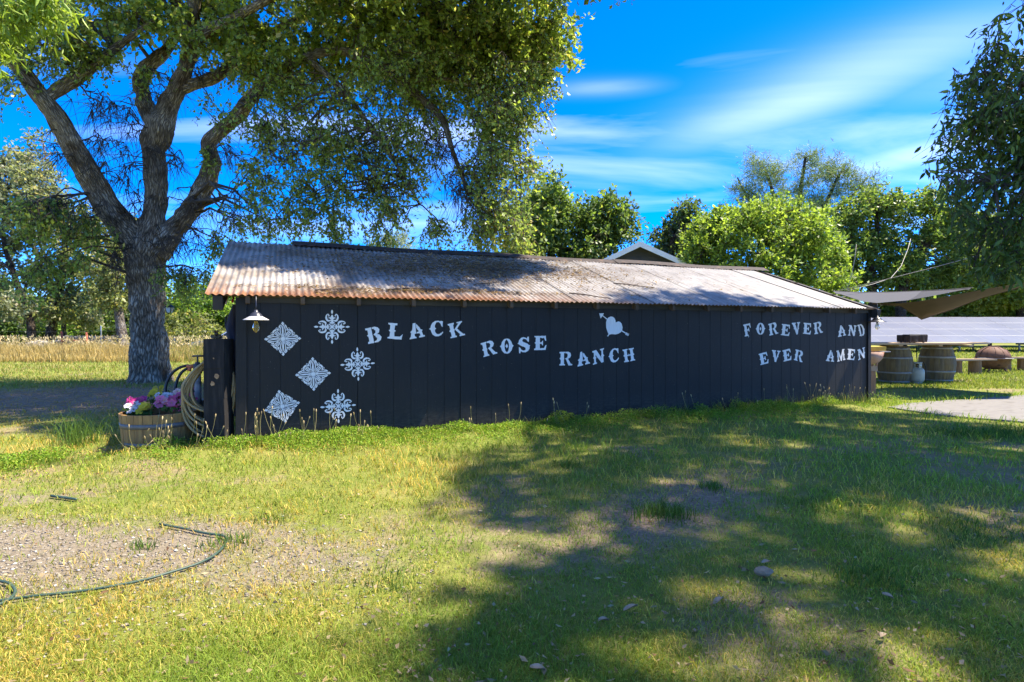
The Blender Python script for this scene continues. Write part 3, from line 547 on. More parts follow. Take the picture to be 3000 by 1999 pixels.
def tree(name, label, base, limbs, hubs, cols, bark=None, twigs=6, twl=.45, lpt=10, leaf=.10, lw=.55, droop=.15, group=None, lmat=None, six=False, maj=9, twr=.006, keep=None, bare=None, sides=10, cat='tree', jig=.6, extra=None, gain=1.9, twf=.4, hi=None):
    base = np.array(base, float); root = thing(name, label, cat, base, 0, group)
    bark = bark or M_BARKD; lmat = lmat or M_LEAFB; samp = []
    for i, lb in enumerate(limbs):
        A = spline(lb, 6); samp.append(A); pth = A[None, :, :3]-base; M = sides*2 if i == 0 else sides
        V, Fq, U = tubes_np(pth, A[None, :, 3], M, True)
        if extra: V = extra(V, i, M, A)
        np_mesh('trunk' if i == 0 else 'limb', V, Fq, bark, root, uv=U, smooth=True)
    S = np.vstack(samp); hubs = np.asarray(hubs)
    if bare is not None: allh = np.vstack([hubs, bare])
    else: allh = hubs
    # secondary boughs to every ninth hub, then small boughs from those
    ix = RNG.permutation(len(allh)); mj = allh[ix[:max(3, len(allh)//maj)]]
    def link(H, T, Tr, r_end, K=5, rise=.12):
        d = np.linalg.norm(H[:, None]-T[None], axis=2)+.35*np.maximum(0, (T[None, :, 2]-H[:, None, 2])); j = d.argmin(1); a = T[j]; r0 = Tr[j]; ln = np.linalg.norm(H-a, axis=1)
        u = np.linspace(0, 1, K)[None, :, None]; p = a[:, None]*(1-u)+H[:, None]*u
        p[:, :, 2] += (np.sin(np.pi*u[:, :, 0])*ln[:, None]*rise)
        p[:, 1:-1] += RNG.normal(size=(len(H), K-2, 3))*(ln[:, None, None]*.06)
        rs = np.minimum(r0*.75, .012+.016*ln)[:, None]; re = np.minimum(r_end, rs[:, 0])[:, None]; return p, rs*(1-u[:, :, 0])+re*u[:, :, 0]
    p1, q1 = link(mj, S[:, :3], S[:, 3], .012); T = np.vstack([S[:, :3], p1.reshape(-1, 3)]); Tr = np.concatenate([S[:, 3], q1.ravel()])
    p2, q2 = link(allh, T, Tr, twr*1.3, rise=.05)
    if keep is not None:
        k1 = np.all([keep(p1[:, i]) for i in range(p1.shape[1])], 0); k2 = np.all([keep(p2[:, i]) for i in range(p2.shape[1])], 0); p1, q1, p2, q2 = p1[k1], q1[k1], p2[k2], q2[k2]
    V1, F1, _ = tubes_np(p1-base, q1, 5); V2, F2, _ = tubes_np(p2-base, q2, 3)
    e = np.repeat(allh, twigs, 0); n = len(e); d = unit(RNG.normal(size=(n, 3))); out = unit(e-(base+np.array([0, 0, allh[:, 2].mean()-base[2]]))); d = unit(d+.5*out+np.array([0, 0, -droop*2]))
    ln = twl*(.5+RNG.rand(n, 1)); K = 3; u = np.linspace(0, 1, K)[None, :, None]; pt = e[:, None]+d[:, None]*ln[:, None]*u; pt[:, :, 2] -= droop*ln*(u[:, :, 0]**2); pt[:, 1:] += RNG.normal(size=(n, K-1, 3))*ln[:, None]*.07
    nl = len(hubs)*twigs
    if keep is not None:
        gk = keep(pt[:, -1]) & keep(pt[:, 1]); nl = int(gk[:nl].sum()); pt = pt[gk]; n = len(pt)
    tk = RNG.rand(n) < twf; V3, F3, _ = tubes_np(pt[tk]-base, np.broadcast_to(twr*(1-.7*u[:, :, 0]), (int(tk.sum()), K)), 3)
    bo = np_mesh('branches', np.vstack([V1, V2]), np.vstack([F1, F2+len(V1)]), M_TWIG, root, smooth=True); bo['kind'] = 'stuff'
    tw = np_mesh('twigs', V3, F3, M_TWIG, root, smooth=True); tw['kind'] = 'stuff'
    k = RNG.randint(0, nl, nl*lpt); w = RNG.rand(len(k))**.7; seg = np.minimum((w*(K-1)).astype(int), K-2); fr = (w*(K-1)-seg)[:, None]
    ps = pt[k, seg]*(1-fr)+pt[k, seg+1]*fr; td = unit(pt[k, seg+1]-pt[k, seg])
    ld = unit(td*.5+RNG.normal(size=ps.shape)*jig+np.array([0, 0, -droop*.8]))
    ps = ps+RNG.normal(size=ps.shape)*leaf*.35
    if keep is not None: g = keep(ps); ps, ld = ps[g], ld[g]
    nn = len(ps); LL = leaf*(.6+.7*RNG.rand(nn))
    if hi: LL *= np.where(ps[:, 2] > hi[0], hi[1], 1.0)
    cl = tint(nn, *cols)*gain
    V, Fq, C = leaves_np(ps-base, ld, LL, LL*lw*(.8+.4*RNG.rand(nn)), cl, six=six)
    cr = np_mesh('crown', V, Fq, lmat, root, col=C); return root
def bark_shape(V, i, M, A):
    """burls, flutes and a flared foot on the old trunk"""
    V = V.copy(); K = len(A); c = np.repeat(A[:, :3]-A[0, :3], M+1, 0) if False else None
    n = vnoise(V[:, 0]*3+V[:, 2]*1.3, V[:, 1]*3+V[:, 2]*2.1, .8, 31)-.5+.5*(vnoise(V[:, 0]*3-V[:, 2]*2.3, V[:, 1]*3+V[:, 2]*3.1, .35, 32)-.5)
    ctr = V.reshape(K, M+1, 3)[:, :M].mean(1); d = V-np.repeat(ctr, M+1, 0); ang = np.tile(np.arange(M+1)/M*2*np.pi, K)
    fl = .06*np.sin(ang*5+V[:, 2]*.6)+.03*np.sin(ang*9+1)
    foot = np.exp(-np.maximum(V[:, 2], 0)/.28)*(.16+.12*np.sin(ang*5)) if i == 0 else 0
    s = 1+.34*n+fl+foot*.6; q = (np.repeat(ctr, M+1, 0)+d*s[:, None]).reshape(K, M+1, 3); q[:, M] = q[:, 0]; return q.reshape(-1, 3)
def oak():
    Y = 13.2
    L = [limbpx([(437, 1128, Y, 64), (437, 1090, Y, 58), (436, 1000, Y, 56), (434, 930, Y, 54), (431, 850, Y, 55), (428, 780, Y, 57), (430, 725, Y, 58), (438, 680, Y, 46), (450, 640, Y, 38), (456, 570, Y, 36), (456, 500, Y-.1, 36), (452, 440, Y-.1, 38), (464, 385, Y-.2, 44), (485, 335, Y-.2, 34), (512, 275, Y-.3, 30), (540, 215, Y-.4, 27), (556, 130, Y-.6, 24), (568, 30, Y-.8, 21), (590, -120, Y-1, 17), (640, -260, Y-1, 11)], .82),
         limbpx([(415, 735, Y, 48), (372, 672, Y-.2, 42), (318, 605, Y-.5, 38), (262, 510, Y-.9, 37), (215, 425, Y-1.2, 35), (166, 340, Y-1.5, 33), (118, 275, Y-1.7, 29), (55, 190, Y-2, 25), (-20, 140, Y-2.2, 20), (-140, 60, Y-2.4, 13)], .82),
         limbpx([(455, 740, Y, 45), (505, 680, Y+.1, 36), (560, 612, Y+.2, 32), (600, 545, Y+.2, 29), (622, 480, Y+.2, 27), (612, 425, Y+.1, 25), (645, 383, Y, 25), (690, 345, Y-.1, 24), (735, 290, Y-.3, 22), (790, 235, Y-.4, 19), (880, 175, Y-.6, 16), (980, 150, Y-.8, 15), (1050, 165, Y-1, 15), (1110, 186, Y-1.1, 15), (1182, 243, Y-1.2, 15), (1238, 294, Y-1.2, 14), (1296, 350, Y-1.2, 12), (1325, 440, Y-1.2, 9), (1370, 560, Y-1.2, 6)], .82),
         limbpx([(464, 405, Y-.2, 24), (448, 360, Y-.15, 28), (434, 325, Y-.1, 28), (418, 275, Y, 26), (412, 235, Y, 25), (440, 190, Y, 24), (485, 150, Y+.1, 20), (520, 100, Y+.2, 15), (600, 20, Y+.3, 11), (700, -80, Y+.3, 8)], .82),
         limbpx([(128, 296, Y-1.65, 18), (150, 280, Y-1.6, 22), (190, 250, Y-1.5, 25), (245, 215, Y-1.4, 20), (300, 170, Y-1.3, 14), (380, 110, Y-1.2, 10), (450, 60, Y-1.2, 7)], .82),
         limbpx([(528, 262, Y-.3, 20), (570, 246, Y-.3, 21), (620, 230, Y-.2, 20), (660, 205, Y-.2, 18), (720, 160, Y, 15), (800, 95, Y, 13), (920, 40, Y-.3, 11), (1080, 30, Y-.5, 10), (1230, 60, Y-.6, 8), (1380, 130, Y-.7, 6)], .82),
         limbpx([(560, 130, Y-.6, 19), (610, 90, Y-.9, 18), (700, 45, Y-1.3, 15), (800, -10, Y-2, 13), (950, -90, Y-2.8, 11), (1150, -190, Y-3.6, 8), (1350, -260, Y-4.2, 5)], .82),
         limbpx([(900, 170, Y-.6, 12), (1000, 260, Y-1, 10), (1085, 370, Y-1.3, 8), (1160, 480, Y-1.4, 6), (1230, 600, Y-1.4, 4)], .82),
         limbpx([(1180, 243, Y-1.2, 9), (1280, 230, Y-1.2, 8), (1400, 260, Y-1.2, 6), (1500, 350, Y-1.2, 4), (1530, 520, Y-1.2, 3)], .82)]
    rows = [(1520, 90, 130, 130, 12.4, 1.6), (1470, 250, 150, 130, 12.2, 1.6), (1340, 90, 180, 140, 12.8, 2), (1455, 390, 120, 130, 12, 1.4), (1440, 540, 110, 120, 11.8, 1.1), (1480, 655, 75, 75, 11.8, .8), (1400, 640, 60, 70, 11.9, .7), (1250, 230, 150, 130, 12.4, 1.6),
            (1100, 250, 150, 130, 12.3, 1.5), (1180, 420, 110, 90, 12, 1.0), (1040, 420, 120, 100, 12, 1.0), (930, 470, 120, 90, 12, 1), (1060, 560, 110, 75, 11.9, .8), (900, 575, 110, 60, 11.9, .8), (760, 560, 85, 60, 12, .8), (1180, 570, 80, 80, 11.9, .7), (820, 640, 70, 35, 12, .6), (960, 665, 80, 40, 12, .6), (1110, 660, 70, 40, 12, .6), (1250, 660, 60, 50, 12, .6), (700, 620, 60, 40, 12.2, .5),
            (900, 320, 140, 110, 12.5, 1.3), (790, 370, 100, 80, 12.3, 1), (800, 200, 140, 110, 12.8, 1.5), (700, 100, 150, 100, 12.8, 1.5), (950, 120, 170, 110, 13, 1.8), (1150, 80, 170, 110, 13, 1.8), (620, 60, 120, 70, 13.2, 1.2), (1600, 60, 60, 60, 12.4, .8), (1580, 200, 55, 60, 12.3, .8),
            (90, 110, 110, 70, 11.2, 1.0), (230, 110, 100, 60, 11.6, 1.0), (340, 50, 130, 55, 12.2, 1.1), (55, 225, 70, 40, 11, .5), (300, 140, 80, 35, 12, .6), (200, 180, 70, 25, 11.5, .5), (20, 30, 90, 60, 11, 1), (450, 30, 90, 45, 12.5, 1), (430, 210, 35, 25, 12.6, .3), (620, 310, 45, 30, 12.9, .4), (600, 450, 35, 30, 13, .3), (700, 480, 60, 40, 12.6, .5)]
    far_top = [(1300, -110, 300, 110, 12.5, 2.2), (900, -130, 300, 120, 13, 2.5), (500, -120, 250, 100, 13, 2.4), (100, -100, 250, 100, 12, 2), (700, -300, 350, 120, 13, 3), (1100, -330, 350, 110, 12, 2.5), (200, -250, 300, 100, 13, 2.5)]
    sprig = [(505, 790, 40, 20, 12.7, .25), (545, 800, 35, 35, 12.7, .25), (595, 785, 20, 25, 12.7, .2), (640, 690, 30, 30, 12.7, .25), (150, 585, 110, 26, 11.8, .4), (90, 615, 90, 30, 11.5, .4), (250, 650, 90, 25, 12.2, .3), (190, 745, 80, 25, 12, .3), (120, 790, 50, 20, 12, .3)]
    # the crown over the shed's roof, high above the frame
    over = np.vstack([inell(150, (.3, 8.5, 7.9), (1.3, .6, .6)), inell(150, (1.6, 9.05, 7.9), (1.2, .6, .6)), inell(90, (-1.0, 8.3, 7.8), (.9, .55, .5)), inell(80, (3.3, 9.8, 9.2), (.9, .5, .5)), inell(95, (1.3, 8.5, 7.7), (1.7, 1.0, .7)), inell(70, (-.6, 8.5, 7.6), (1.3, 1.0, .6)), inell(70, (-2.2, 9.2, 8.0), (1.5, 1.0, .8)), inell(60, (3.0, 9.3, 9.2), (1.0, .7, .5)), inell(130, (-4, 10.4, 9.2), (2.2, 1.3, .9)), inell(130, (0, 11, 9.6), (3, 1.5, 1.0))])
    H = np.vstack([clumps(rows[:8]+rows[28:30], 14), clumps(rows[30:], 9), clumps(rows[8:28], 9.5), clumps(far_top, 8), clumps(sprig, 26), over])
    bare = clumps([(340, 420, 110, 130, 12.4, .7), (300, 300, 90, 60, 12.2, .6), (560, 600, 60, 60, 12.9, .5), (520, 450, 40, 60, 12.9, .4), (1400, 560, 60, 110, 12, .7), (1330, 520, 50, 110, 12.1, .6), (590, 690, 80, 50, 12.8, .5), (480, 700, 90, 60, 12.6, .4), (1270, 420, 60, 100, 12.1, .6), (240, 600, 100, 40, 12, .4), (700, 600, 70, 80, 12.4, .5), (330, 740, 80, 60, 12.6, .4), (180, 420, 60, 60, 11.9, .4), (640, 420, 60, 60, 12.9, .4), (470, 250, 60, 70, 12.8, .4), (600, 180, 60, 60, 12.6, .4), (850, 420, 90, 80, 12.3, .5), (1100, 480, 90, 90, 12, .5), (400, 560, 50, 80, 12.9, .4)], 18)
    return tree('oak_tree', 'huge old oak with three leaning limbs and a crown spreading over the shed', (*G(437, 1124).xy, 0), L, H, ((.11, .155, .035), (.185, .23, .05), (.30, .26, .08), .07, .22), M_BARK, twigs=6, twl=.50, lpt=11, leaf=.088, lw=.56, droop=.28, lmat=M_LEAF, maj=8, twr=.0075, bare=bare, sides=14, extra=bark_shape, jig=.65, gain=1.75, twf=.9, hi=(7.0, 1.5))
OAK = oak()
# the ash at the right: its crown stands over the lawn in front of the shed
def ash():
    n = 16000; g = RNG.rand(n, 2)*np.array([10.6, 9.4])+np.array([-.9, .4]); x, y = g[:, 0], g[:, 1]; t, d = shed_local(x, y)
    edge = -.38+.75*(vnoise(y, y*0, 1.3, 3)-.5)+np.clip(y-4.6, 0, 3)*.25+np.where(y < 2.2, (2.2-y)*.35, 0)
    ok = (x > edge) & (d < .55) & (t < 8.7+.5*vnoise(x, y, .8, 8)) & ~((t > 8.2) & (d > -.7)) & (y < 8.6)
    ok &= ~((np.abs(x-1.15) < .5) & (np.abs(y-1.9) < .25)) & ~((np.abs(x+.15) < .35) & (np.abs(y-6.3) < .35))
    z = 8.0+RNG.rand(n)*2.6; p = np.stack([x+SV[0]*z, y+SV[1]*z, z], 1); ok &= (z-CH)/np.maximum(p[:, 1], .1) > .66
    top = p[ok]; py_ = HY-F*(top[:, 2]-CH)/np.maximum(top[:, 1], .1); top = top[(py_ < -170) | (top[:, 1] < .6)][:1000]
    low = clumps([(2960, 90, 90, 110, 5.2, .7), (2900, 200, 60, 70, 5.3, .4), (2960, 330, 110, 110, 5.2, .6), (2850, 340, 70, 60, 5.3, .35), (2810, 300, 50, 40, 5.3, .2), (2930, 500, 110, 110, 5.2, .6), (2840, 530, 70, 50, 5.2, .35), (2760, 515, 45, 25, 5.2, .2), (2880, 640, 80, 60, 5.2, .4), (2950, 680, 90, 80, 5.2, .5), (2930, 780, 70, 60, 5.2, .4), (2870, 760, 50, 50, 5.2, .3), (3150, 300, 160, 300, 5.3, 1), (3150, 650, 140, 170, 5.3, .8)], 27)
    def keep(q):
        px = CX+F*q[:, 0]/np.maximum(q[:, 1], .1); py = HY-F*(q[:, 2]-CH)/np.maximum(q[:, 1], .1)
        lim = np.interp(py, [-1000, -90, -80, 100, 230, 330, 440, 500, 540, 590, 660, 760, 850], [-9000, -9000, 2885, 2865, 2850, 2800, 2740, 2690, 2740, 2800, 2830, 2850, 2900])
        return ~((q[:, 1] > .1) & (px < lim-60) & (py < 1999) & (py > -80)) & (py < 850)
    top = top[keep(top)]; H = np.vstack([top, low])
    base = (9.6, 5.0, 0)
    L = [[(9.6, 5.0, -.1, .34), (9.6, 5.0, .4, .28), (9.58, 5.0, 2, .25), (9.5, 5.0, 4, .22), (9.5, 5.05, 6, .18), (9.6, 5.1, 7.8, .13), (9.7, 5.1, 9.6, .06)], [(9.5, 5.0, 5.0, .13), (8.4, 4.6, 6.9, .10), (7.2, 4.2, 8.4, .07), (6.0, 3.9, 9.2, .03)], [(9.52, 5.0, 3.4, .10), (8.0, 5.3, 3.6, .07), (6.4, 5.4, 3.5, .05), (5.2, 5.4, 2.9, .02)], [(9.5, 5.0, 5.6, .12), (9.2, 6.6, 7.4, .09), (9.0, 8.2, 9.0, .04)], [(9.5, 5.05, 6.2, .12), (8.6, 3.2, 8.0, .08), (7.4, 2.0, 9.2, .03)], [(9.6, 5.1, 6.6, .12), (11.2, 4.2, 8.4, .08), (12.6, 3.6, 9.6, .03)], [(9.55, 5.0, 2.6, .08), (8.2, 5.2, 2.5, .05), (6.6, 5.3, 2.2, .02)], [(9.6, 5.1, 7.2, .1), (11.0, 6.6, 8.6, .07), (12.2, 7.6, 9.6, .03)]]
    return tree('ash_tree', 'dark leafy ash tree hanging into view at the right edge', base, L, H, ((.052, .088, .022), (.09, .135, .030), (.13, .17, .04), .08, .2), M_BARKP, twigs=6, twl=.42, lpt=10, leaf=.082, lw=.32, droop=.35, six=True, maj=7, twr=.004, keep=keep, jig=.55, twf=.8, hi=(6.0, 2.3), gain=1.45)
ash()
def sprig():
    H = clumps([(50, -45, 90, 35, 4.6, .25), (130, -30, 50, 25, 4.6, .2), (-10, 0, 50, 35, 4.6, .2), (-120, 0, 120, 80, 4.6, .4), (-280, -60, 150, 120, 4.6, .5)], 60)
    L = [[(-8.2, 4.4, -.1, .2), (-8.2, 4.4, 1, .16), (-8.1, 4.4, 2.4, .14), (-7.8, 4.4, 3.6, .11), (-7.3, 4.5, 4.6, .07), (-7, 4.5, 5.6, .03)], [(-8, 4.4, 2.9, .06), (-7, 4.5, 3.8, .045), (-6, 4.55, 4.1, .03), (-5, 4.6, 4.05, .016), (-4.3, 4.6, 3.9, .008)]]
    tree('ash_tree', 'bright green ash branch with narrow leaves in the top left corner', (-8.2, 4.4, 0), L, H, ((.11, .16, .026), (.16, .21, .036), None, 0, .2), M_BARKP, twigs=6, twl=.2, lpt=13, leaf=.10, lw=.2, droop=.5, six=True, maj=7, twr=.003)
sprig()
GB = 'trees behind the shed'; GLT = 'trees at the edge of the left field'
def bg():
    # behind the shed, from left to right
    tree('far_tree', 'dark green oak just right of the big oak, behind the shed roof', (*P(1610, 968, 27).xy, 0), [limbpx([(1610, 1050, 27, 20), (1612, 900, 27, 17), (1615, 780, 27, 13), (1620, 660, 27, 7)]), limbpx([(1614, 800, 27, 10), (1700, 700, 27, 7), (1770, 640, 27, 4)])],
         clumps([(1600, 570, 60, 60, 26, 1.5), (1570, 660, 70, 80, 26, 2), (1640, 660, 80, 80, 27, 2.2), (1720, 640, 50, 50, 27, 1.6), (1780, 620, 55, 40, 27, 1.6), (1815, 670, 42, 45, 27, 1.4), (1760, 690, 60, 40, 27, 1.4), (1700, 740, 100, 40, 27, 2), (1560, 740, 90, 60, 27, 2), (1650, 800, 130, 60, 27, 2)], 7.5), ((.045, .078, .022), (.095, .14, .034), (.14, .16, .045), .08, .2), twigs=6, twl=.6, lpt=9, leaf=.21, lw=.6, group=GB)
    tree('far_tree', 'small dark oak beside the white gable', (*P(1960, 968, 27).xy, 0), [limbpx([(1965, 1040, 27, 14), (1965, 850, 27, 11), (1970, 700, 27, 6)])], clumps([(2010, 640, 50, 35, 28, 1.4), (1960, 700, 45, 45, 28, 1.4), (1990, 740, 70, 40, 28, 1.6), (2040, 690, 60, 60, 28, 2)], 7.5), ((.028, .048, .018), (.06, .09, .026), (.10, .11, .04), .06, .2), twigs=6, twl=.55, lpt=9, leaf=.20, lw=.6, group=GB)
    tree('far_tree', 'round bright green bushy tree right of the white gable', (*P(2220, 968, 24).xy, 0), [limbpx([(2220, 1060, 24, 22), (2222, 900, 24, 18), (2225, 780, 24, 12), (2230, 680, 24, 6)]), limbpx([(2221, 880, 24, 12), (2110, 770, 24, 9), (2060, 700, 24, 5)]), limbpx([(2221, 880, 24, 12), (2330, 780, 24, 9), (2390, 720, 24, 5)])],
         clumps([(2220, 660, 150, 55, 24, 2.4), (2110, 690, 90, 70, 24, 2), (2330, 700, 100, 75, 24, 2), (2060, 760, 70, 70, 23.8, 1.6), (2400, 780, 55, 80, 24, 1.5), (2230, 770, 190, 100, 23.6, 2.2), (2150, 840, 150, 70, 23.6, 2), (2360, 850, 120, 60, 23.6, 2), (2250, 630, 60, 25, 24, 1), (2150, 650, 70, 30, 24, 1.2), (2300, 610, 45, 30, 24, .8), (2070, 690, 45, 40, 24, 1), (2430, 730, 35, 40, 24, .9), (2380, 660, 50, 35, 24, 1)], 7.5, .38), ((.065, .105, .020), (.17, .225, .04), (.05, .08, .02), .12, .22), twigs=7, twl=.5, lpt=10, leaf=.17, lw=.5, droop=.0, group=GB, gain=2.0)
    tree('grey_pine', 'tall grey green pine with many upright stems behind the round tree', (*P(2330, 968, 44).xy, 0), [limbpx([(2330, 1020, 44, 14), (2330, 800, 44, 12), (2335, 680, 44, 9), (2345, 560, 44, 6), (2360, 460, 44, 3)]), limbpx([(2332, 760, 44, 9), (2290, 640, 44, 6), (2250, 520, 44, 4), (2240, 490, 44, 2)]), limbpx([(2332, 760, 44, 9), (2400, 640, 44, 7), (2450, 530, 44, 4), (2480, 480, 44, 2)]), limbpx([(2332, 780, 44, 8), (2240, 660, 44, 5), (2180, 560, 44, 3), (2160, 520, 44, 2)]), limbpx([(2334, 720, 44, 7), (2440, 620, 44, 5), (2510, 560, 44, 3), (2540, 520, 44, 2)])],
         clumps([(2215, 510, 35, 45, 44, 1.5), (2270, 520, 40, 50, 44, 1.5), (2180, 570, 30, 40, 44, 1.2), (2230, 590, 45, 40, 44, 1.5), (2290, 590, 35, 45, 44, 1.5), (2370, 480, 35, 40, 44, 1.5), (2350, 550, 40, 50, 44, 1.6), (2420, 510, 40, 45, 44, 1.5), (2470, 520, 35, 45, 44, 1.4), (2430, 590, 40, 40, 44, 1.4), (2510, 560, 35, 45, 44, 1.4), (2545, 545, 22, 35, 44, 1), (2380, 610, 50, 40, 44, 1.6)], 2.8), ((.10, .145, .05), (.17, .215, .08), (.11, .10, .05), .06, .2), twigs=7, twl=.75, lpt=15, leaf=.38, lw=.10, droop=-.15, group=GB, lmat=M_PINE, jig=.9, twr=.015)
    tree('far_tree', 'spreading oak with dark crooked limbs behind the shade sail', (*P(2560, 968, 39).xy, 0), [limbpx([(2640, 1020, 39, 15), (2640, 880, 39, 13), (2660, 810, 39, 12), (2710, 720, 39, 10), (2740, 650, 39, 7), (2730, 600, 39, 4)]), limbpx([(2560, 1010, 39, 14), (2556, 850, 39, 12), (2550, 760, 39, 10), (2570, 670, 39, 7), (2560, 600, 39, 4)]), limbpx([(2556, 850, 39, 10), (2510, 790, 39, 8), (2470, 700, 39, 5)])],
         clumps([(2560, 590, 70, 40, 39, 2), (2490, 640, 60, 50, 39, 2), (2620, 620, 50, 40, 39, 1.8), (2720, 590, 60, 30, 39, 1.8), (2790, 640, 60, 50, 39, 2), (2720, 680, 60, 50, 39, 1.8), (2560, 700, 90, 60, 39.5, 2), (2480, 740, 60, 60, 39, 2), (2640, 770, 90, 50, 39, 2), (2800, 760, 80, 60, 39.5, 2), (2540, 800, 80, 40, 39, 2), (2720, 820, 110, 40, 40, 2), (2460, 820, 60, 40, 39, 1.6)], 5.5), ((.05, .082, .02), (.10, .145, .03), (.14, .17, .045), .1, .22), twigs=6, twl=.75, lpt=9, leaf=.25, lw=.55, group=GB)
    tree('far_tree', 'yellow green tree behind the hanging ash at the right edge', (*P(2880, 968, 42).xy, 0), [limbpx([(2990, 1010, 42, 11), (2988, 880, 42, 9), (2980, 780, 42, 7), (2960, 700, 42, 4)])],
         clumps([(2860, 690, 90, 60, 42, 2.5), (2960, 720, 90, 60, 42, 2.5), (2860, 790, 110, 60, 42, 2.5), (3000, 800, 90, 60, 42, 2.5), (2900, 860, 120, 40, 42, 2.5), (3100, 740, 120, 120, 42, 3)], 5.5), ((.11, .145, .03), (.17, .205, .045), (.2, .2, .07), .1, .2), twigs=6, twl=.7, lpt=9, leaf=.3, lw=.55, group=GB)
    for i, (px, py, rx, ry, Y, lab, c) in enumerate([(2620, 890, 70, 38, 42, 'low green shrub behind the left end of the solar panels', 0), (2760, 900, 80, 36, 43, 'low green shrub behind the middle of the solar panels', 1), (2900, 890, 80, 40, 44, 'light green shrub behind the right end of the solar panels', 2), (3040, 890, 90, 50, 44, 'green shrub behind the solar panels cut by the right edge', 1), (2440, 900, 120, 50, 42, 'green shrub mostly hidden behind the right end of the shed', 0)]):
        c1 = [((.035, .06, .018), (.07, .11, .026), None, 0, .2), ((.05, .08, .02), (.11, .15, .035), None, 0, .2), ((.09, .13, .03), (.16, .2, .045), None, 0, .2)][c]
        tree('shrub', lab, (*P(px, 968, Y).xy, 0), [limbpx([(px, 1017, Y, 5), (px, 960, Y, 4), (px+8, 900, Y, 2)]), limbpx([(px, 970, Y, 3), (px-40, 900, Y, 2)])], clumps([(px, py, rx, ry, Y, 1.6), (px-rx*.5, py+25, rx*.6, ry, Y, 1.4), (px+rx*.5, py+25, rx*.6, ry, Y, 1.4), (px, py+60, rx, 35, Y, 1.4)], 4), c1, twigs=6, twl=.6, lpt=9, leaf=.26, lw=.55, group='shrubs behind the solar panels', cat='shrub')
    tree('far_tree', 'pale tuft of a far treetop showing just above the shed roof', (*P(1160, 968, 40).xy, 0), [limbpx([(1160, 1018, 40, 9), (1160, 850, 40, 7), (1165, 720, 40, 3)])], clumps([(1165, 705, 55, 22, 40, 1.2), (1120, 720, 40, 20, 40, 1), (1160, 760, 80, 40, 40, 1.5)], 5), ((.12, .15, .075), (.19, .22, .10), None, 0, .2), twigs=6, twl=.6, lpt=9, leaf=.3, lw=.14, droop=-.1, group=GB, lmat=M_PINE)
    # left field edge
    grey = ((.085, .105, .06), (.15, .165, .10), (.19, .17, .11), .1, .2); olive = ((.07, .09, .03), (.14, .155, .055), (.2, .18, .08), .1, .2); green = ((.07, .125, .02), (.14, .21, .035), (.05, .09, .02), .15, .2); dark = ((.022, .042, .016), (.05, .085, .024), (.1, .15, .03), .1, .2)
    tree('grey_tree', 'grey green tree with leaning dark trunk at the left edge', (*G(82, 1040).xy, 0), [limbpx([(80, 1040, 28, 12), (92, 990, 28, 11), (88, 940, 28, 10), (70, 890, 28, 9), (40, 800, 28, 7), (10, 700, 28, 5), (20, 560, 28, 3)]), limbpx([(62, 870, 28, 5), (110, 760, 28, 4), (75, 690, 28, 3)])],
         clumps([(20, 480, 60, 60, 28, 2.2), (60, 540, 70, 60, 28, 2.2), (100, 510, 40, 50, 29, 1.6), (20, 610, 80, 50, 28, 2.2), (30, 880, 80, 45, 27.5, 2), (130, 600, 60, 60, 29, 2), (-60, 700, 90, 200, 28, 3)], 4.3), grey, twigs=6, twl=.6, lpt=9, leaf=.21, lw=.5, group=GLT)
    tree('grey_tree', 'taller grey green tree with a thick dark trunk near the red gate', (*G(150, 1032).xy, 0), [limbpx([(146, 1030, 30, 16), (148, 990, 30, 13), (158, 920, 30, 12), (175, 850, 30, 10), (190, 740, 30, 8), (180, 620, 30, 5), (150, 520, 30, 3)]), limbpx([(178, 830, 30, 7), (110, 740, 30, 5), (60, 690, 30, 3)]), limbpx([(185, 760, 30, 7), (250, 690, 30, 5), (290, 620, 30, 3)])],
         clumps([(110, 700, 90, 30, 30, 2), (200, 640, 80, 60, 30, 2.2), (270, 720, 70, 60, 30, 2.2), (190, 780, 90, 50, 30, 2), (300, 800, 70, 50, 30, 2), (90, 450, 28, 45, 31, 1.2), (105, 400, 18, 30, 31, .8), (150, 830, 60, 40, 30, 1.8), (210, 900, 50, 50, 29.5, 1.6), (330, 680, 50, 60, 31, 2)], 4.2), olive, twigs=6, twl=.6, lpt=8, leaf=.21, lw=.5, group=GLT)
    tree('grey_tree', 'slim grey barked tree right behind the red gate', (*G(190, 1030).xy, 0), [limbpx([(190, 1028, 31, 7), (187, 960, 31, 6), (183, 900, 31, 5), (200, 830, 31, 3)])], clumps([(230, 870, 50, 35, 31, 1.6), (250, 920, 40, 30, 31, 1.2), (180, 860, 40, 30, 31, 1.2)], 6), grey, twigs=6, twl=.5, lpt=9, leaf=.2, lw=.5, group=GLT)
    tree('grey_tree', 'pale barked tree half hidden behind the left side of the big oak', (*G(362, 1040).xy, 0), [limbpx([(362, 1040, 27, 17), (358, 990, 27, 14), (350, 930, 27, 12), (340, 840, 27, 10), (330, 740, 27, 6)])], clumps([(330, 800, 60, 50, 27, 1.6), (310, 860, 60, 40, 27, 1.5), (370, 860, 40, 40, 27, 1.2), (350, 740, 50, 40, 27, 1.4)], 6), olive, bark=M_BARKP, twigs=6, twl=.5, lpt=9, leaf=.19, lw=.5, group=GLT)
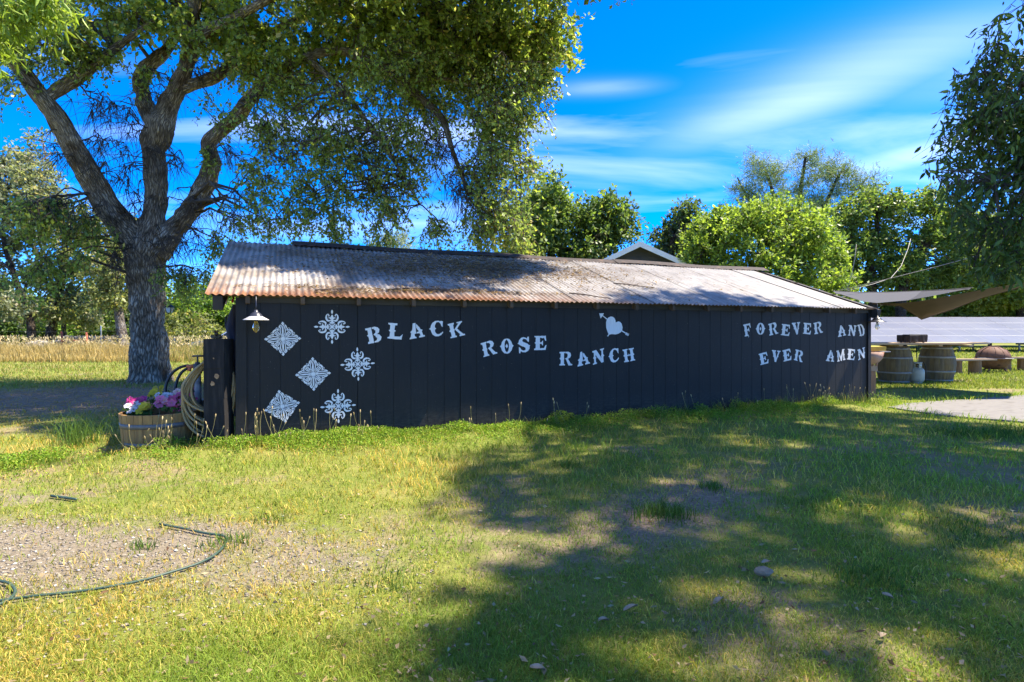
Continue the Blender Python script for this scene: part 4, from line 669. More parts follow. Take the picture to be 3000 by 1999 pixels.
    for px, py, rx, ry, Y, lab, c in [(40, 930, 90, 75, 36, 'dark shrub thicket at the far left edge of the field', dark), (150, 930, 80, 70, 37, 'green shrub behind the two leaning trunks', green), (270, 930, 90, 70, 36, 'bright green shrub behind the red gate', green), (380, 940, 80, 80, 36, 'green shrub behind the pale barked tree', dark), (530, 900, 70, 80, 33, 'bright green shrub just right of the oak trunk', green), (610, 880, 80, 70, 34, 'tall bright green shrub left of the shed roof end', green), (690, 910, 80, 80, 35, 'bright green shrub hidden partly by the shed corner', green), (560, 960, 80, 50, 31, 'low green bramble in front of the bright shrubs', olive), (-60, 900, 120, 120, 37, 'dark shrub cut by the left edge', dark), (450, 940, 70, 60, 37, 'dark shrub right behind the oak trunk', dark)]:
        tree('shrub', lab, (*P(px, 968, Y).xy, 0), [limbpx([(px, 1020, Y, 5), (px-4, 960, Y, 4), (px+8, py, Y, 2)]), limbpx([(px, 980, Y, 3), (px-rx*.5, py, Y, 2)])], clumps([(px, py, rx, ry, Y, 1.8), (px-rx*.5, py+30, rx*.6, ry*.7, Y-.8, 1.4), (px+rx*.5, py+30, rx*.6, ry*.7, Y-.8, 1.4), (px, 1000, rx, 35, Y-.8, 1.4)], 5), c, twigs=6, twl=.5, lpt=9, leaf=.2, lw=.55, group='shrubs along the left field', cat='shrub')
bg()
def far_wood():
    n = 26000; az = R(-75)+R(150)*RNG.rand(n); r = 78+30*RNG.rand(n); x = r*np.sin(az); y = r*np.cos(az); top = 2.2+5.5*vnoise(az*40, az*0, 1.7, 91)*vnoise(az*40, az*0, .45, 92)**.5+1.5*(r-78)/30
    z = top*RNG.rand(n)**.75; L = .9+.8*RNG.rand(n); V, Fq, C = leaves_np(np.stack([x, y, z], 1), RNG.normal(size=(n, 3)), L, L*.6, tint(n, (.05, .085, .025), (.12, .165, .045), (.15, .16, .08), .12, .25)*1.3)
    tag(np_mesh('distant_wood', V, Fq, M_LEAFB, col=C), 'far off line of trees along the horizon', kind='stuff')
far_wood()
# ------------------------------------------------------------------ house behind the shed
def house():
    Y = 24.0; ap = P(1872, 712, Y); root = thing('house', 'house with a white trimmed gable and dark lap siding behind the shed', 'house', (ap.x, Y, 0), R(-7))
    hw = 4.1; sl = .47; az = ap.z; ez = az-sl*hw; dp = 9.0
    dark = mat('charcoal_siding', (.035, .037, .042), (.05, .052, .058), 3, .7, bmp=.1); white = mat('white_trim', (.78, .79, .80), (.70, .71, .73), 3, .6, bmp=.05); shin = mat('grey_shingles', (.16, .15, .15), (.09, .085, .085), 14, .9)
    MB().add([(-hw, .0, -.1), (hw, .0, -.1), (hw, .0, ez-.1), (0, .0, az-.16), (-hw, .0, ez-.1)]+[(-hw, dp, -.1), (hw, dp, -.1), (hw, dp, ez-.1), (0, dp, az-.16), (-hw, dp, ez-.1)], [(0, 1, 2, 3, 4), (9, 8, 7, 6, 5), (0, 5, 6, 1), (1, 6, 7, 2), (4, 9, 5, 0)]).build('wall', dark, root)
    z = ez-.75
    while z < az-.35:
        w = min(hw-.03, (az-.22-(z+.19))/sl)
        if w > .12:
            MB().add([(-w, -.022, z), (w, -.022, z), (w, -.006, z+.185), (-w, -.006, z+.185), (-w, 0, z), (w, 0, z)], [(0, 1, 2, 3), (4, 5, 1, 0)]).build('siding_board', dark, root)
        z += .19
    for s in (-1, 1):
        a = MB(); a.add([(0, -.45, az), (s*(hw+.5), -.45, az-sl*(hw+.5)), (s*(hw+.5), dp+.4, az-sl*(hw+.5)), (0, dp+.4, az), (0, -.45, az-.05), (s*(hw+.5), -.45, az-sl*(hw+.5)-.05), (s*(hw+.5), dp+.4, az-sl*(hw+.5)-.05), (0, dp+.4, az-.05)], [(0, 1, 2, 3), (7, 6, 5, 4), (0, 4, 5, 1), (1, 5, 6, 2), (2, 6, 7, 3)])
        a.build('roof', shin, root)
        b = MB(); b.add([(0, -.49, az-.012), (s*(hw+.5), -.49, az-.012-sl*(hw+.5)), (s*(hw+.5), -.49, az-.24-sl*(hw+.5)), (0, -.49, az-.24), (0, -.455, az-.012), (s*(hw+.5), -.455, az-.012-sl*(hw+.5)), (s*(hw+.5), -.455, az-.24-sl*(hw+.5)), (0, -.455, az-.24)], [(0, 1, 2, 3), (7, 6, 5, 4), (0, 4, 5, 1), (1, 5, 6, 2), (2, 6, 7, 3)]); b.build('rake_board', white, root)
        c = MB(); c.add([(0, -.45, az-.055), (s*(hw+.5), -.45, az-.055-sl*(hw+.5)), (s*(hw+.5), -.0, az-.055-sl*(hw+.5)), (0, 0, az-.055)], [(0, 1, 2, 3)]); c.build('soffit', white, root)
house()
# ------------------------------------------------------------------ left group by the shed corner
M_TIE = mat('tarred_wood', (.008, .007, .0065), (.014, .012, .011), 3, .85, (7, 7, 1), c3=(.04, .032, .025), kind='Object')
def lamp_shade(name, label, px, py, Y, r, top_z, out_c, in_c, rim_c, glass, group):
    c = P(px, py, Y); root = thing(name, label, 'lamp', c, 0, group)
    oc = mat('enamel_outer', out_c, tuple(x*.8 for x in out_c), 6, .35, bmp=0); rc = mat('enamel_rim', rim_c, tuple(x*.75 for x in rim_c), 9, .4, bmp=.05)
    MB().lathe([(r, 0), (r*.985, .004), (r*.55, .034), (r*.50, .040)], 32).lathe([(r*.97, .0), (r*.53, .03), (.0, .032)], 32).build('shade', rc, root)
    MB().lathe([(r*.52, .0385), (r*.42, .062), (r*.26, .078), (.022, .086), (.018, .105), (.0, .107)], 24).build('shade_cap', oc, root)
    MB().tube([(0, 0, .105), (0, .002, (top_z-c.z)*.6), (0, 0, top_z-c.z)], .006, 6).build('hanging_rod', oc, root)
    MB().lathe([(.017, .03), (.018, .0), (.014, -.012)], 12).build('bulb_socket', oc, root)
    m, nt, b = nodemat('bulb_glass'); b.inputs['Base Color'].default_value = (*glass, 1); b.inputs['Roughness'].default_value = .08; b.inputs['Transmission Weight'].default_value = .75; b.inputs['Alpha'].default_value = .55 if glass[2] > .5 else 1; b.inputs['IOR'].default_value = 1.3
    MB().lathe([(.013, -.010), (.020, -.028), (.034, -.062), (.036, -.085), (.030, -.108), (.014, -.122), (.004, -.132), (.0, -.134)], 16).build('bulb', m, root)
    MB().tube([(0, 0, -.012), (.006, 0, -.05), (-.006, 0, -.075), (.005, 0, -.05), (0, 0, -.02)], .0018, 4).build('filament', mat('filament', (.5, .3, .12), None, 5, .4, bmp=0), root)
lamp_shade('pendant_lamp', 'cream rimmed metal pendant lamp with amber bulb on the black wall', 750, 938, 5.78, .126, 1.60, (.035, .038, .055), (.5, .5, .5), (.62, .60, .60), (.95, .62, .18), 'pendant lamps under the eaves')
lamp_shade('pendant_lamp', 'black metal pendant lamp with clear bulb at the right corner of the roof', 2570, 944, 9.45, .142, 1.70, (.012, .012, .016), (.1, .1, .1), (.014, .014, .02), (.9, .9, .9), 'pendant lamps under the eaves')
def post():
    c = P(642, 968, 5.86); root = thing('wood_post', 'thick black tarred timber post left of the shed corner', 'post', (c.x, c.y, 0))
    bm = bmesh.new(); bmesh.ops.create_cube(bm, size=1, matrix=Matrix.Translation((0, 0, .54)) @ Matrix.Diagonal((.212, .20, 1.24, 1)))
    bmesh.ops.subdivide_edges(bm, edges=[e for e in bm.edges if abs(e.verts[0].co.z-e.verts[1].co.z) > .5], cuts=7); bmesh.ops.bevel(bm, geom=bm.edges[:], offset=.006, segments=1)
    for v in bm.verts: v.co.x += random.uniform(-.003, .003)-.008*(v.co.z-.5); v.co.y += random.uniform(-.003, .003)
    me = bpy.data.meshes.new('timber'); bm.to_mesh(me); bm.free(); obj('timber', me, M_TIE, root)
    chip = mat('bare_wood_chip', (.45, .28, .14), (.25, .14, .07), 20, .8)
    for x, z, s in ((.03, .78, .03), (-.01, .70, .024), (.0, .96, .009)):
        k = 9; MB().add([(x+s*(.6+.5*random.random())*math.cos(a), -.1095, z+s*1.1*(.6+.6*random.random())*math.sin(a)) for a in [2*math.pi*i/k for i in range(k)]], [tuple(range(k))]).build('chip', chip, root)
    o = thing('post_ornament', 'little dark metal ornament sitting on top of the black post', 'ornament', (c.x-.03, c.y, 1.163)); brz = mat('dark_bronze', (.05, .035, .02), (.15, .09, .03), 30, .4, metal=.6)
    mb = MB(); mb.lathe([(0, 0), (.045, .0), (.05, .012), (.03, .03), (.0, .034)], 12); mb.build('base', brz, o)
    for x, z, r in ((-.04, .02, .02), (.035, .022, .024), (0, .048, .022), (-.012, .074, .013), (.014, .076, .014)):
        m2 = MB(); m2.lathe([(0, -r)]+[(r*math.sin(a), -r*math.cos(a)) for a in (.5, 1, 1.57, 2.1, 2.6)]+[(0, r)], 10, (x, random.uniform(-.01, .01), z)); m2.build('lump', brz, o)
post()
def hose_coil():
    c = P(636, 968, 5.98); root_y = c.y; pts = []; n = 9; rr = random.Random(5)
    for k in range(n):
        wl = .24+.10*rr.random() if k < 8 else .34; wr = .20+.07*rr.random(); zt = .98-.02*rr.random(); zb = .06+.34*rr.random(); yo = -.07+.14*k/n
        for j in range(44):
            a = 2*math.pi*j/44; sx = math.sin(a); cz = math.cos(a); x = -(wl if sx > 0 else wr)*abs(sx)*(1 if sx > 0 else -1)
            z = zt+(zb-zt)*(1-cz)/2; x *= .62+.5*(1-(z-zb)/(zt-zb))*max(0, sx)**.5 if sx > 0 else .8
            pts.append((x, yo+.09*max(0, cz)+.012*math.sin(3*a+k)-.10*max(0, sx), z))
    o = MB().tube(pts, .0135, 7).build('garden_hose', mat('tan_rubber', (.44, .31, .14), (.33, .23, .10), 6, .5, bmp=.1, kind='Object')); o.location = (c.x, c.y, 0)
    tag(o, 'tan garden hose coiled in long loops round the black post', 'hose')
    e = MB().tube([(-.05, .16, .97), (.0, .15, .98), (.06, .16, .97)], .012, 6).build('hose_hook', mat('rusty_hook', (.12, .07, .04), None, 20, .7)); e.location = (c.x, c.y, 0); tag(e, 'rusty hook on the post that carries the tan hose', 'hook')
hose_coil()
def cloth_bundle():
    blk = mat('black_cloth', (.012, .011, .018), (.03, .026, .04), 8, .85, (4, 4, 1), bmp=.4); c = P(688, 968, 6.05); root = thing('hanging_bundle', 'dark straps and cloth hanging on the left end of the shed', 'cloth', (c.x, c.y, 0))
    for k in range(5):
        z0 = 1.53-.03*k; z1 = (.92, .62, .72, .45, .30)[k]; x0 = .02-.012*k; mb = MB(); V = []; n = 12
        for i in range(n+1):
            f = i/n; z = z0+(z1-z0)*f; w = (.030+.028*math.sin(math.pi*f)**1.0)*(1-.5*f*(k % 2)); cx = x0-.052*math.sin(math.pi*min(1, f*1.5))*(1-.3*k/4)+.006*math.sin(9*f+k)
            V += [(cx-w, -.02+.03*k, z), (cx-w*.2, -.05+.03*k+.01*math.sin(7*f), z), (cx+w*.6, -.03+.03*k, z), (cx+w, .0+.03*k, z), (cx, .02+.03*k, z)]
        mb.add(V, [(i*5+j, i*5+(j+1) % 5, (i+1)*5+(j+1) % 5, (i+1)*5+j) for i in range(n) for j in range(5)], True); mb.build('strap', blk, root)
    MB().tube([(-.075+.022*math.cos(a), -.01, 1.33+.085*math.sin(a)) for a in [2*math.pi*i/20 for i in range(20)]], .0075, 6, closed=True).build('handle_loop', blk, root)
    for lab, px, w, h, c1, dy in (('faded white and red rag hanging under the roof end', 661, .055, .085, (.55, .40, .40), 0), ('small red rag hanging under the roof end', 682, .035, .07, (.42, .03, .05), .05)):
        p = P(px, 868, 6.2+dy); V = []; n = 6
        for i in range(n+1):
            f = i/n; V += [(-w/2*(1-.5*f)+.01*math.sin(5*f), .006*math.sin(8*f), -h*f), (0, .012*math.cos(6*f), -h*f*1.1), (w/2*(1-.4*f), .005*math.sin(4*f+1), -h*f*.9)]
        mb = MB().add(V, [(i*3+j, i*3+j+1, (i+1)*3+j+1, (i+1)*3+j) for i in range(n) for j in range(2)], True); o = mb.build('hanging_rag', mat('rag', c1, tuple(x*.6 for x in c1), 12, .9)); o.location = p; tag(o, lab, 'rag')
cloth_bundle()
def faucet():
    g = P(580, 968, 6.3); root = thing('water_standpipe', 'garden standpipe with T handle beside the barrel planter', 'faucet', (g.x, g.y, 0))
    wrap = mat('wrapped_pipe', (.05, .05, .048), (.35, .33, .30), 7, .7, c3=(.5, .47, .42), detail=3); br = mat('old_brass', (.10, .10, .085), (.06, .055, .05), 20, .5, metal=.5); og = mat('orange_valve', (.6, .16, .06), (.42, .12, .05), 20, .5)
    MB().tube([(0, 0, -.1), (.004, 0, .3), (0, 0, .6), (-.004, 0, .78)], [.036, .034, .036, .034], 12).build('pipe', wrap, root)
    MB().tube([(-.004, 0, .76), (-.004, 0, .80), (-.006, 0, .86), (-.004, 0, .89)], [.045, .047, .044, .02], 12).build('valve_body', br, root)
    MB().tube([(-.004, 0, .88), (-.004, 0, .955)], .0095, 8).build('stem', br, root); MB().tube([(-.062, 0, .957), (.058, 0, .96)], .011, 8).build('handle', br, root)
    MB().tube([(-.04, -.01, .845), (-.075, -.02, .84), (-.11, -.02, .845)], [.026, .02, .024], 8).build('spout', og, root)
    MB().tube([(-.075, -.02, .835), (-.085, -.03, .79)], [.018, .022], 8).build('splitter', og, root)
    for lab, off, x1, zt, fr in (('outer black hose arching from the standpipe into the planter', -.10, -.31, .85, (-.26, .42)), ('inner black hose arching from the standpipe into the planter', -.085, -.20, .82, (-.17, .38))):
        pts = []
        for i in range(17):
            f = i/16; a = math.pi*.5*min(1, f*1.6)
            x = off+(x1-off)*math.sin(a); z = zt-(zt-.60)*(1-math.cos(a)) if f < .625 else .60-(f-.625)/.375*(.60-fr[1]); x = x if f < .625 else x1+(f-.625)/.375*(fr[0]-x1); pts.append((x, -.02-.12*f, z))
        o = MB().tube(pts, .0155, 8).build('hose', mat('black_rubber', (.012, .012, .012), (.02, .02, .02), 9, .4, bmp=.05)); o.location = (g.x, g.y, 0); tag(o, lab, 'hose')
faucet()
M_STAVE = mat('planter_oak', (.42, .24, .075), (.30, .165, .055), 2.2, .6, (9, 9, 1), kind='Object', c3=(.20, .115, .045)); M_HOOP = mat('dull_hoop', (.22, .20, .18), (.15, .13, .115), 12, .6, metal=.5)
def barrel_part(root, prof, n, mat_, name='stave', gap=.012, thick=.022, jit=.12):
    """staves one by one: prof (r, z) rows"""
    for k in range(n):
        a0 = 2*math.pi*k/n+gap/2; a1 = 2*math.pi*(k+1)/n-gap/2; mb = MB(); V = []; dr = random.uniform(0, .003)
        for r, z in prof: V += [((r+dr)*math.cos(a0), (r+dr)*math.sin(a0), z), ((r+dr)*math.cos((a0+a1)/2)*1.004, (r+dr)*math.sin((a0+a1)/2)*1.004, z), ((r+dr)*math.cos(a1), (r+dr)*math.sin(a1), z), ((r-thick)*math.cos(a1), (r-thick)*math.sin(a1), z), ((r-thick)*math.cos(a0), (r-thick)*math.sin(a0), z)]
        m = len(prof); f = [(i*5+j, i*5+(j+1) % 5, (i+1)*5+(j+1) % 5, (i+1)*5+j) for i in range(m-1) for j in range(5)]+[(4, 3, 2, 1, 0), tuple((m-1)*5+j for j in range(5))]
        mb.add(V, f); mb.build(name, mat_[random.randrange(len(mat_))], root)
def hoop(root, r, z, h, mat_=None, bulge=.0):
    MB().lathe([(r-.004, z), (r+.005, z), (r+.005+bulge, z+h), (r-.004+bulge, z+h), (r-.004, z)], 40).build('hoop', mat_ or M_HOOP, root)
def flower_bunch(label, loc, r, colr, nb, group, leafy=(.05, .10, .025), tall=.12):
    root = thing('flower_bunch', label, 'flowers', loc, 0, group); n = 26; Pt = RNG.normal(size=(n, 3))*np.array([r*.6, r*.5, .03])+np.array([0, 0, .03]); D = RNG.normal(size=(n, 3))*.8+np.array([0, -.2, .5]); LL = .06*(.7+.6*RNG.rand(n))
    V, Fq, C = leaves_np(Pt, D, LL, LL*.5, tint(n, leafy, tuple(x*1.6 for x in leafy)), six=True); np_mesh('foliage', V, Fq, M_PETAL, root, col=C)
    for k in range(nb):
        a = random.uniform(0, 6.28); q = r*math.sqrt(random.random()); c = np.array([q*math.cos(a), q*.8*math.sin(a), .05+tall*random.random()*(1-.4*q/r)]); nrm = unit(np.array([c[0]*3+random.uniform(-.4, .4), -.8+random.uniform(-.4, .3), .9])); t1 = unit(np.cross(nrm, [0, 1, .2])); t2 = np.cross(nrm, t1)
        pr = random.uniform(.030, .044); m = random.choice((5, 5, 6)); ang = np.arange(m)/m*2*np.pi+random.random(); D = np.cos(ang)[:, None]*t1+np.sin(ang)[:, None]*t2+nrm*.25
        Vs = []; Fs = []; Cs = []; base = np.array(colr[k % len(colr)])*random.uniform(.8, 1.15)
        for j in range(m):
            d = D[j]; s = np.cross(nrm, d); w = pr*.62; b = len(Vs)
            Vs += [c, c+d*pr*.45+s*w*.8+nrm*.004, c+d*pr+s*w*.45, c+d*pr*1.08-nrm*.004, c+d*pr-s*w*.45, c+d*pr*.45-s*w*.8+nrm*.004]; Fs += [(b, b+1, b+2, b+3), (b, b+3, b+4, b+5)]; Cs += [base*.75]+[base]*5
        b = len(Vs); Vs += [c+nrm*.006+t1*.008, c+nrm*.006+t2*.008, c+nrm*.006-t1*.008, c+nrm*.006-t2*.008]; Fs.append((b, b+1, b+2, b+3)); Cs += [np.array([.45, .35, .06])]*4
        np_mesh('blossom', np.array(Vs), np.array(Fs), M_PETAL, root, col=np.array(Cs))
PK = [(.62, .10, .26), (.72, .20, .36), (.66, .32, .42)]; MG = [(.42, .03, .20), (.52, .06, .26)]; YL = [(.62, .50, .04), (.55, .48, .08)]; WH = [(.66, .64, .68), (.58, .58, .66)]; LP = [(.72, .46, .46), (.75, .58, .52)]
def planters():
    c = (P(471, 968, 6.02).x, 6.02, 0); root = thing('barrel_planter', 'half wine barrel planter of honey coloured staves in front of the standpipe', 'planter', c)
    st2 = mat('planter_oak_dark', (.34, .19, .06), (.24, .13, .045), 2.2, .6, (9, 9, 1), kind='Object'); barrel_part(root, [(.325, -.06), (.350, .12), (.372, .38)], 26, [M_STAVE, M_STAVE, st2]); hoop(root, .361, .235, .050, bulge=.006); hoop(root, .337, .045, .045, bulge=.006)
    MB().lathe([(.35, .30), (.2, .315), (0, .32)], 24).build('soil', mat('potting_soil', (.05, .035, .025), (.03, .02, .015), 40, .95), root)
    g = 'silk flowers in the front planter'
    for lab, x, y, z, r, col, nb in (('magenta flowers at the left side of the front planter', -.20, -.10, .38, .12, MG+PK[:1], 15), ('bright pink flowers right of centre in the front planter', .13, -.16, .39, .12, PK, 15), ('yellow flowers at the front centre of the planter', -.04, -.22, .35, .07, YL, 7), ('white flowers between the magenta and yellow ones', -.16, -.22, .34, .06, WH, 7), ('yellow flowers at the back left of the front planter', -.13, .12, .44, .07, YL, 5), ('white flowers in the middle of the front planter', .0, .02, .43, .08, WH, 8), ('pink flowers at the right rim of the front planter', .25, -.10, .36, .08, PK, 8), ('pale peach flowers at the back of the front planter', .10, .08, .45, .07, LP, 7), ('pink flowers at the back right of the front planter', .24, .06, .43, .08, PK[:1]+MG, 8)):
        flower_bunch(lab, (c[0]+x, c[1]+y, z), r, col, nb, g)
    c2 = (P(528, 968, 7.7).x, 7.7, 0); r2 = thing('barrel_planter', 'weathered grey tub of pale flowers behind the front planter', 'planter', c2); gw = mat('grey_stave', (.22, .19, .16), (.15, .125, .10), 3, .8, (8, 8, 1), kind='Object')
    barrel_part(r2, [(.27, -.05), (.29, .10), (.31, .28)], 22, [gw]); hoop(r2, .30, .17, .04); MB().lathe([(.29, .22), (.0, .23)], 20).build('soil', mat('dark_soil', (.04, .03, .02), None, 40, .95), r2)
    for lab, x, y, z, r, col, nb in (('yellow flowers at the left of the rear tub', -.24, -.05, .34, .10, YL, 8), ('white flowers in the middle of the rear tub', -.02, -.08, .27, .14, WH, 14), ('pink flowers at the right of the rear tub', .18, -.04, .33, .08, PK+WH, 9)): flower_bunch(lab, (c2[0]+x, c2[1]+y, z), r, col, nb, 'silk flowers in the rear tub')
planters()
def lantern():
    c = P(497, 905, 12.72); blk = mat('black_iron', (.012, .012, .013), (.02, .02, .02), 9, .5, bmp=0); root = thing('lantern', 'small black carriage lantern on the oak trunk', 'lantern', c); w = .075
    MB().lathe([(.03, -.115), (.055, -.10), (.06, -.09), (.0, -.09)], 4, a0=math.pi/4, a1=2*math.pi+math.pi/4, smooth=False).build('base', blk, root)
    gl = mat('frosted_pane', (.55, .57, .55), (.48, .5, .5), 6, .3, bmp=0)
    for a in range(4):
        m = Matrix.Rotation(a*math.pi/2, 4, 'Z'); MB().add([m @ Vector(v) for v in ((-.036, -.044, -.09), (.036, -.044, -.09), (.052, -.066, .03), (-.052, -.066, .03))], [(0, 1, 2, 3)]).build('pane', gl, root)
        MB().tube([m @ Vector((-.044, -.047, -.09)), m @ Vector((-.066, -.068, .032))], .007, 5).build('corner_bar', blk, root)
    MB().lathe([(.105, .03), (.10, .042), (.05, .085), (.02, .10), (.0, .102)], 4, a0=math.pi/4, a1=2*math.pi+math.pi/4, smooth=False).build('roof', blk, root)
    MB().tube([(0, 0, .10), (0, 0, .14), (-.03, .05, .17), (-.10, .12, .15), (-.22, .22, .10)], .011, 6).build('bracket', blk, root)
lantern()
# ------------------------------------------------------------------ the far left: gate, fence posts, rubble, a parked car
def far_left():
    red = mat('rust_red_pipe', (.42, .11, .05), (.30, .08, .04), 8, .7); root = thing('pipe_gate', 'rust red pipe frame standing in the tall dry grass', 'gate', (*P(217, 968, 25.5).xy, 0)); X = lambda px: (px-217)/F*25.5
    Z = lambda py: CH+(HY-py)/F*25.5
    for px, py in ((181, 972), (254, 974)): MB().tube([(X(px), 0, -.1), (X(px), 0, Z(py))], .045, 8).build('gate_post', red, root)
    MB().tube([(X(181), 0, Z(999)), (X(254), 0, Z(998))], .032, 8).build('rail', red, root); MB().tube([(X(181), 0, Z(1022)), (X(254), 0, Z(1021))], .028, 8).build('rail', red, root)
    tp = mat('steel_post', (.42, .44, .40), (.30, .32, .28), 5, .7); wh = mat('white_tip', (.8, .8, .8), None, 5, .6)
    for px, py, Y, lab in ((296, 955, 24.5, 'pale steel fence post in the dry grass left of the oak'), (511, 986, 26, 'pale steel fence post right of the oak trunk')):
        p = P(px, 968, Y); r = thing('fence_post', lab, 'post', (p.x, Y, 0), 0, 'steel fence posts in the field'); zt = CH+(HY-py)/F*Y
        m = MB(); m.box(-.022, .022, -.004, .004, -.2, zt); m.box(-.004, .004, .0045, .035, -.2, zt-.003); m.build('post', tp, r); MB().box(-.026, .026, -.009, -.0055, zt-.22, zt+.003).build('tip', wh, r)
    wire = mat('fence_wire', (.3, .3, .28), None, 5, .5, metal=.6); wf = thing('wire_fence', 'thin wire fence between the steel posts across the field', 'fence', (0, 25.0, 0))
    for z in (.35, .65, .95, 1.2): MB().tube([(P(-150, 968, 25).x, .3, z), (P(181, 968, 25).x, .5, z-.03), (P(296, 968, 25).x, -.5, z+.02), (P(511, 968, 25).x, 1.0, z), (P(700, 968, 25).x, 1.2, z)], .004, 4).build('wire', wire, wf)
    stone = mat('field_stone', (.32, .30, .28), (.20, .18, .165), 3, .9, c3=(.10, .09, .08), bmp=.8, bdist=.05); rr = random.Random(3)
    def rock(rx, ry, rz, seed, sub=2):
        bm = bmesh.new(); bmesh.ops.create_icosphere(bm, subdivisions=sub, radius=1); q = random.Random(seed); ks = [(Vector((q.uniform(-1, 1), q.uniform(-1, 1), q.uniform(-1, 1))).normalized(), q.uniform(.62, .95)) for _ in range(9)]
        for v in bm.verts:
            for d, h in ks:
                t = v.co.dot(d)
                if t > h: v.co -= d*(t-h)
            v.co = Vector((v.co.x*rx, v.co.y*ry, v.co.z*rz))
        me = bpy.data.meshes.new('rock'); bm.to_mesh(me); bm.free(); return me
    pool = [rock(.21, .19, .13, s, 1) for s in range(6)]; wl = thing('stone_wall', 'low rough stone wall behind the dry grass', 'wall', (*P(255, 968, 27.5).xy, 0))
    for row in range(6):
        x = -1.5+.12*(row % 2)
        while x < 1.35:
            o = obj('stone', pool[rr.randrange(6)], stone, wl, (x, rr.uniform(-.1, .1), .09+row*.155+rr.uniform(-.02, .02))); o.rotation_euler = (rr.uniform(-.3, .3), rr.uniform(-.3, .3), rr.uniform(0, 6)); x += .30
    for px, py, w, h, s, lab in ((155, 1030, .42, .22, 21, 'grey boulder lying in the dry grass before the gate'), (120, 1008, .9, .35, 22, 'broad pale boulder left of the red gate')):
        o = obj('boulder', rock(w, w*.7, h, s), stone); p = P(px, 968, 24.3 if s == 21 else 27); o.location = (p.x, p.y, h*.55 if s == 21 else .45); tag(o, lab, 'boulder')
    # car: body, cabin, wheels, mostly hidden by the post and the grass
    cw = mat('white_car_paint', (.74, .76, .80), (.70, .72, .76), 2, .2, bmp=0); gl = mat('car_glass', (.03, .035, .04), None, 2, .1, bmp=0); tr = mat('tyre', (.015, .015, .015), None, 9, .8); c = P(708, 968, 27); root = thing('parked_car', 'white car parked far behind the black post', 'car', (c.x, c.y, 0), R(4))
    pr = [(-2.05, .35), (2.1, .35), (2.12, .72), (1.5, .80), (-1.0, .80), (-1.7, .74), (-2.1, .62)]; mb = MB(); n = len(pr)
    mb.add([(x, y, z) for y in (-.85, .85) for x, z in pr], [tuple(range(n)), tuple(range(2*n-1, n-1, -1))]+[(i, n+i, n+(i+1) % n, (i+1) % n) for i in range(n)]); mb.build('body', cw, root)
    pr = [(-1.0, .80), (1.5, .80), (1.1, 1.22), (-.35, 1.22)]; mb = MB(); mb.add([(x, y*(.92 if z > 1 else 1), z) for y in (-.8, .8) for x, z in pr], [(0, 1, 2, 3), (7, 6, 5, 4), (0, 4, 5, 1), (1, 5, 6, 2), (2, 6, 7, 3), (3, 7, 4, 0)]); cb = mb.build('cabin', cw, root)
    MB().add([(-.88, -.803, .84), (.2, -.803, .84), (.2, -.75, 1.17), (-.33, -.75, 1.17)], [(0, 1, 2, 3)]).build('window', gl, cb); MB().add([(.28, -.803, .84), (1.35, -.803, .84), (1.05, -.75, 1.17), (.28, -.75, 1.17)], [(0, 1, 2, 3)]).build('window', gl, cb)
    for x in (-1.3, 1.35):
        for y in (-.86, .86):
            w = MB().tube([(x, y-.1, .32), (x, y+.1, .32)], .32, 18).build('wheel', tr, root); MB().tube([(x, y-.11, .32), (x, y+.11, .32)], .18, 14).build('rim', mat('rim', (.4, .4, .42), None, 5, .4, metal=.6), w)
    return rock, stone
rock, M_STONE = far_left()
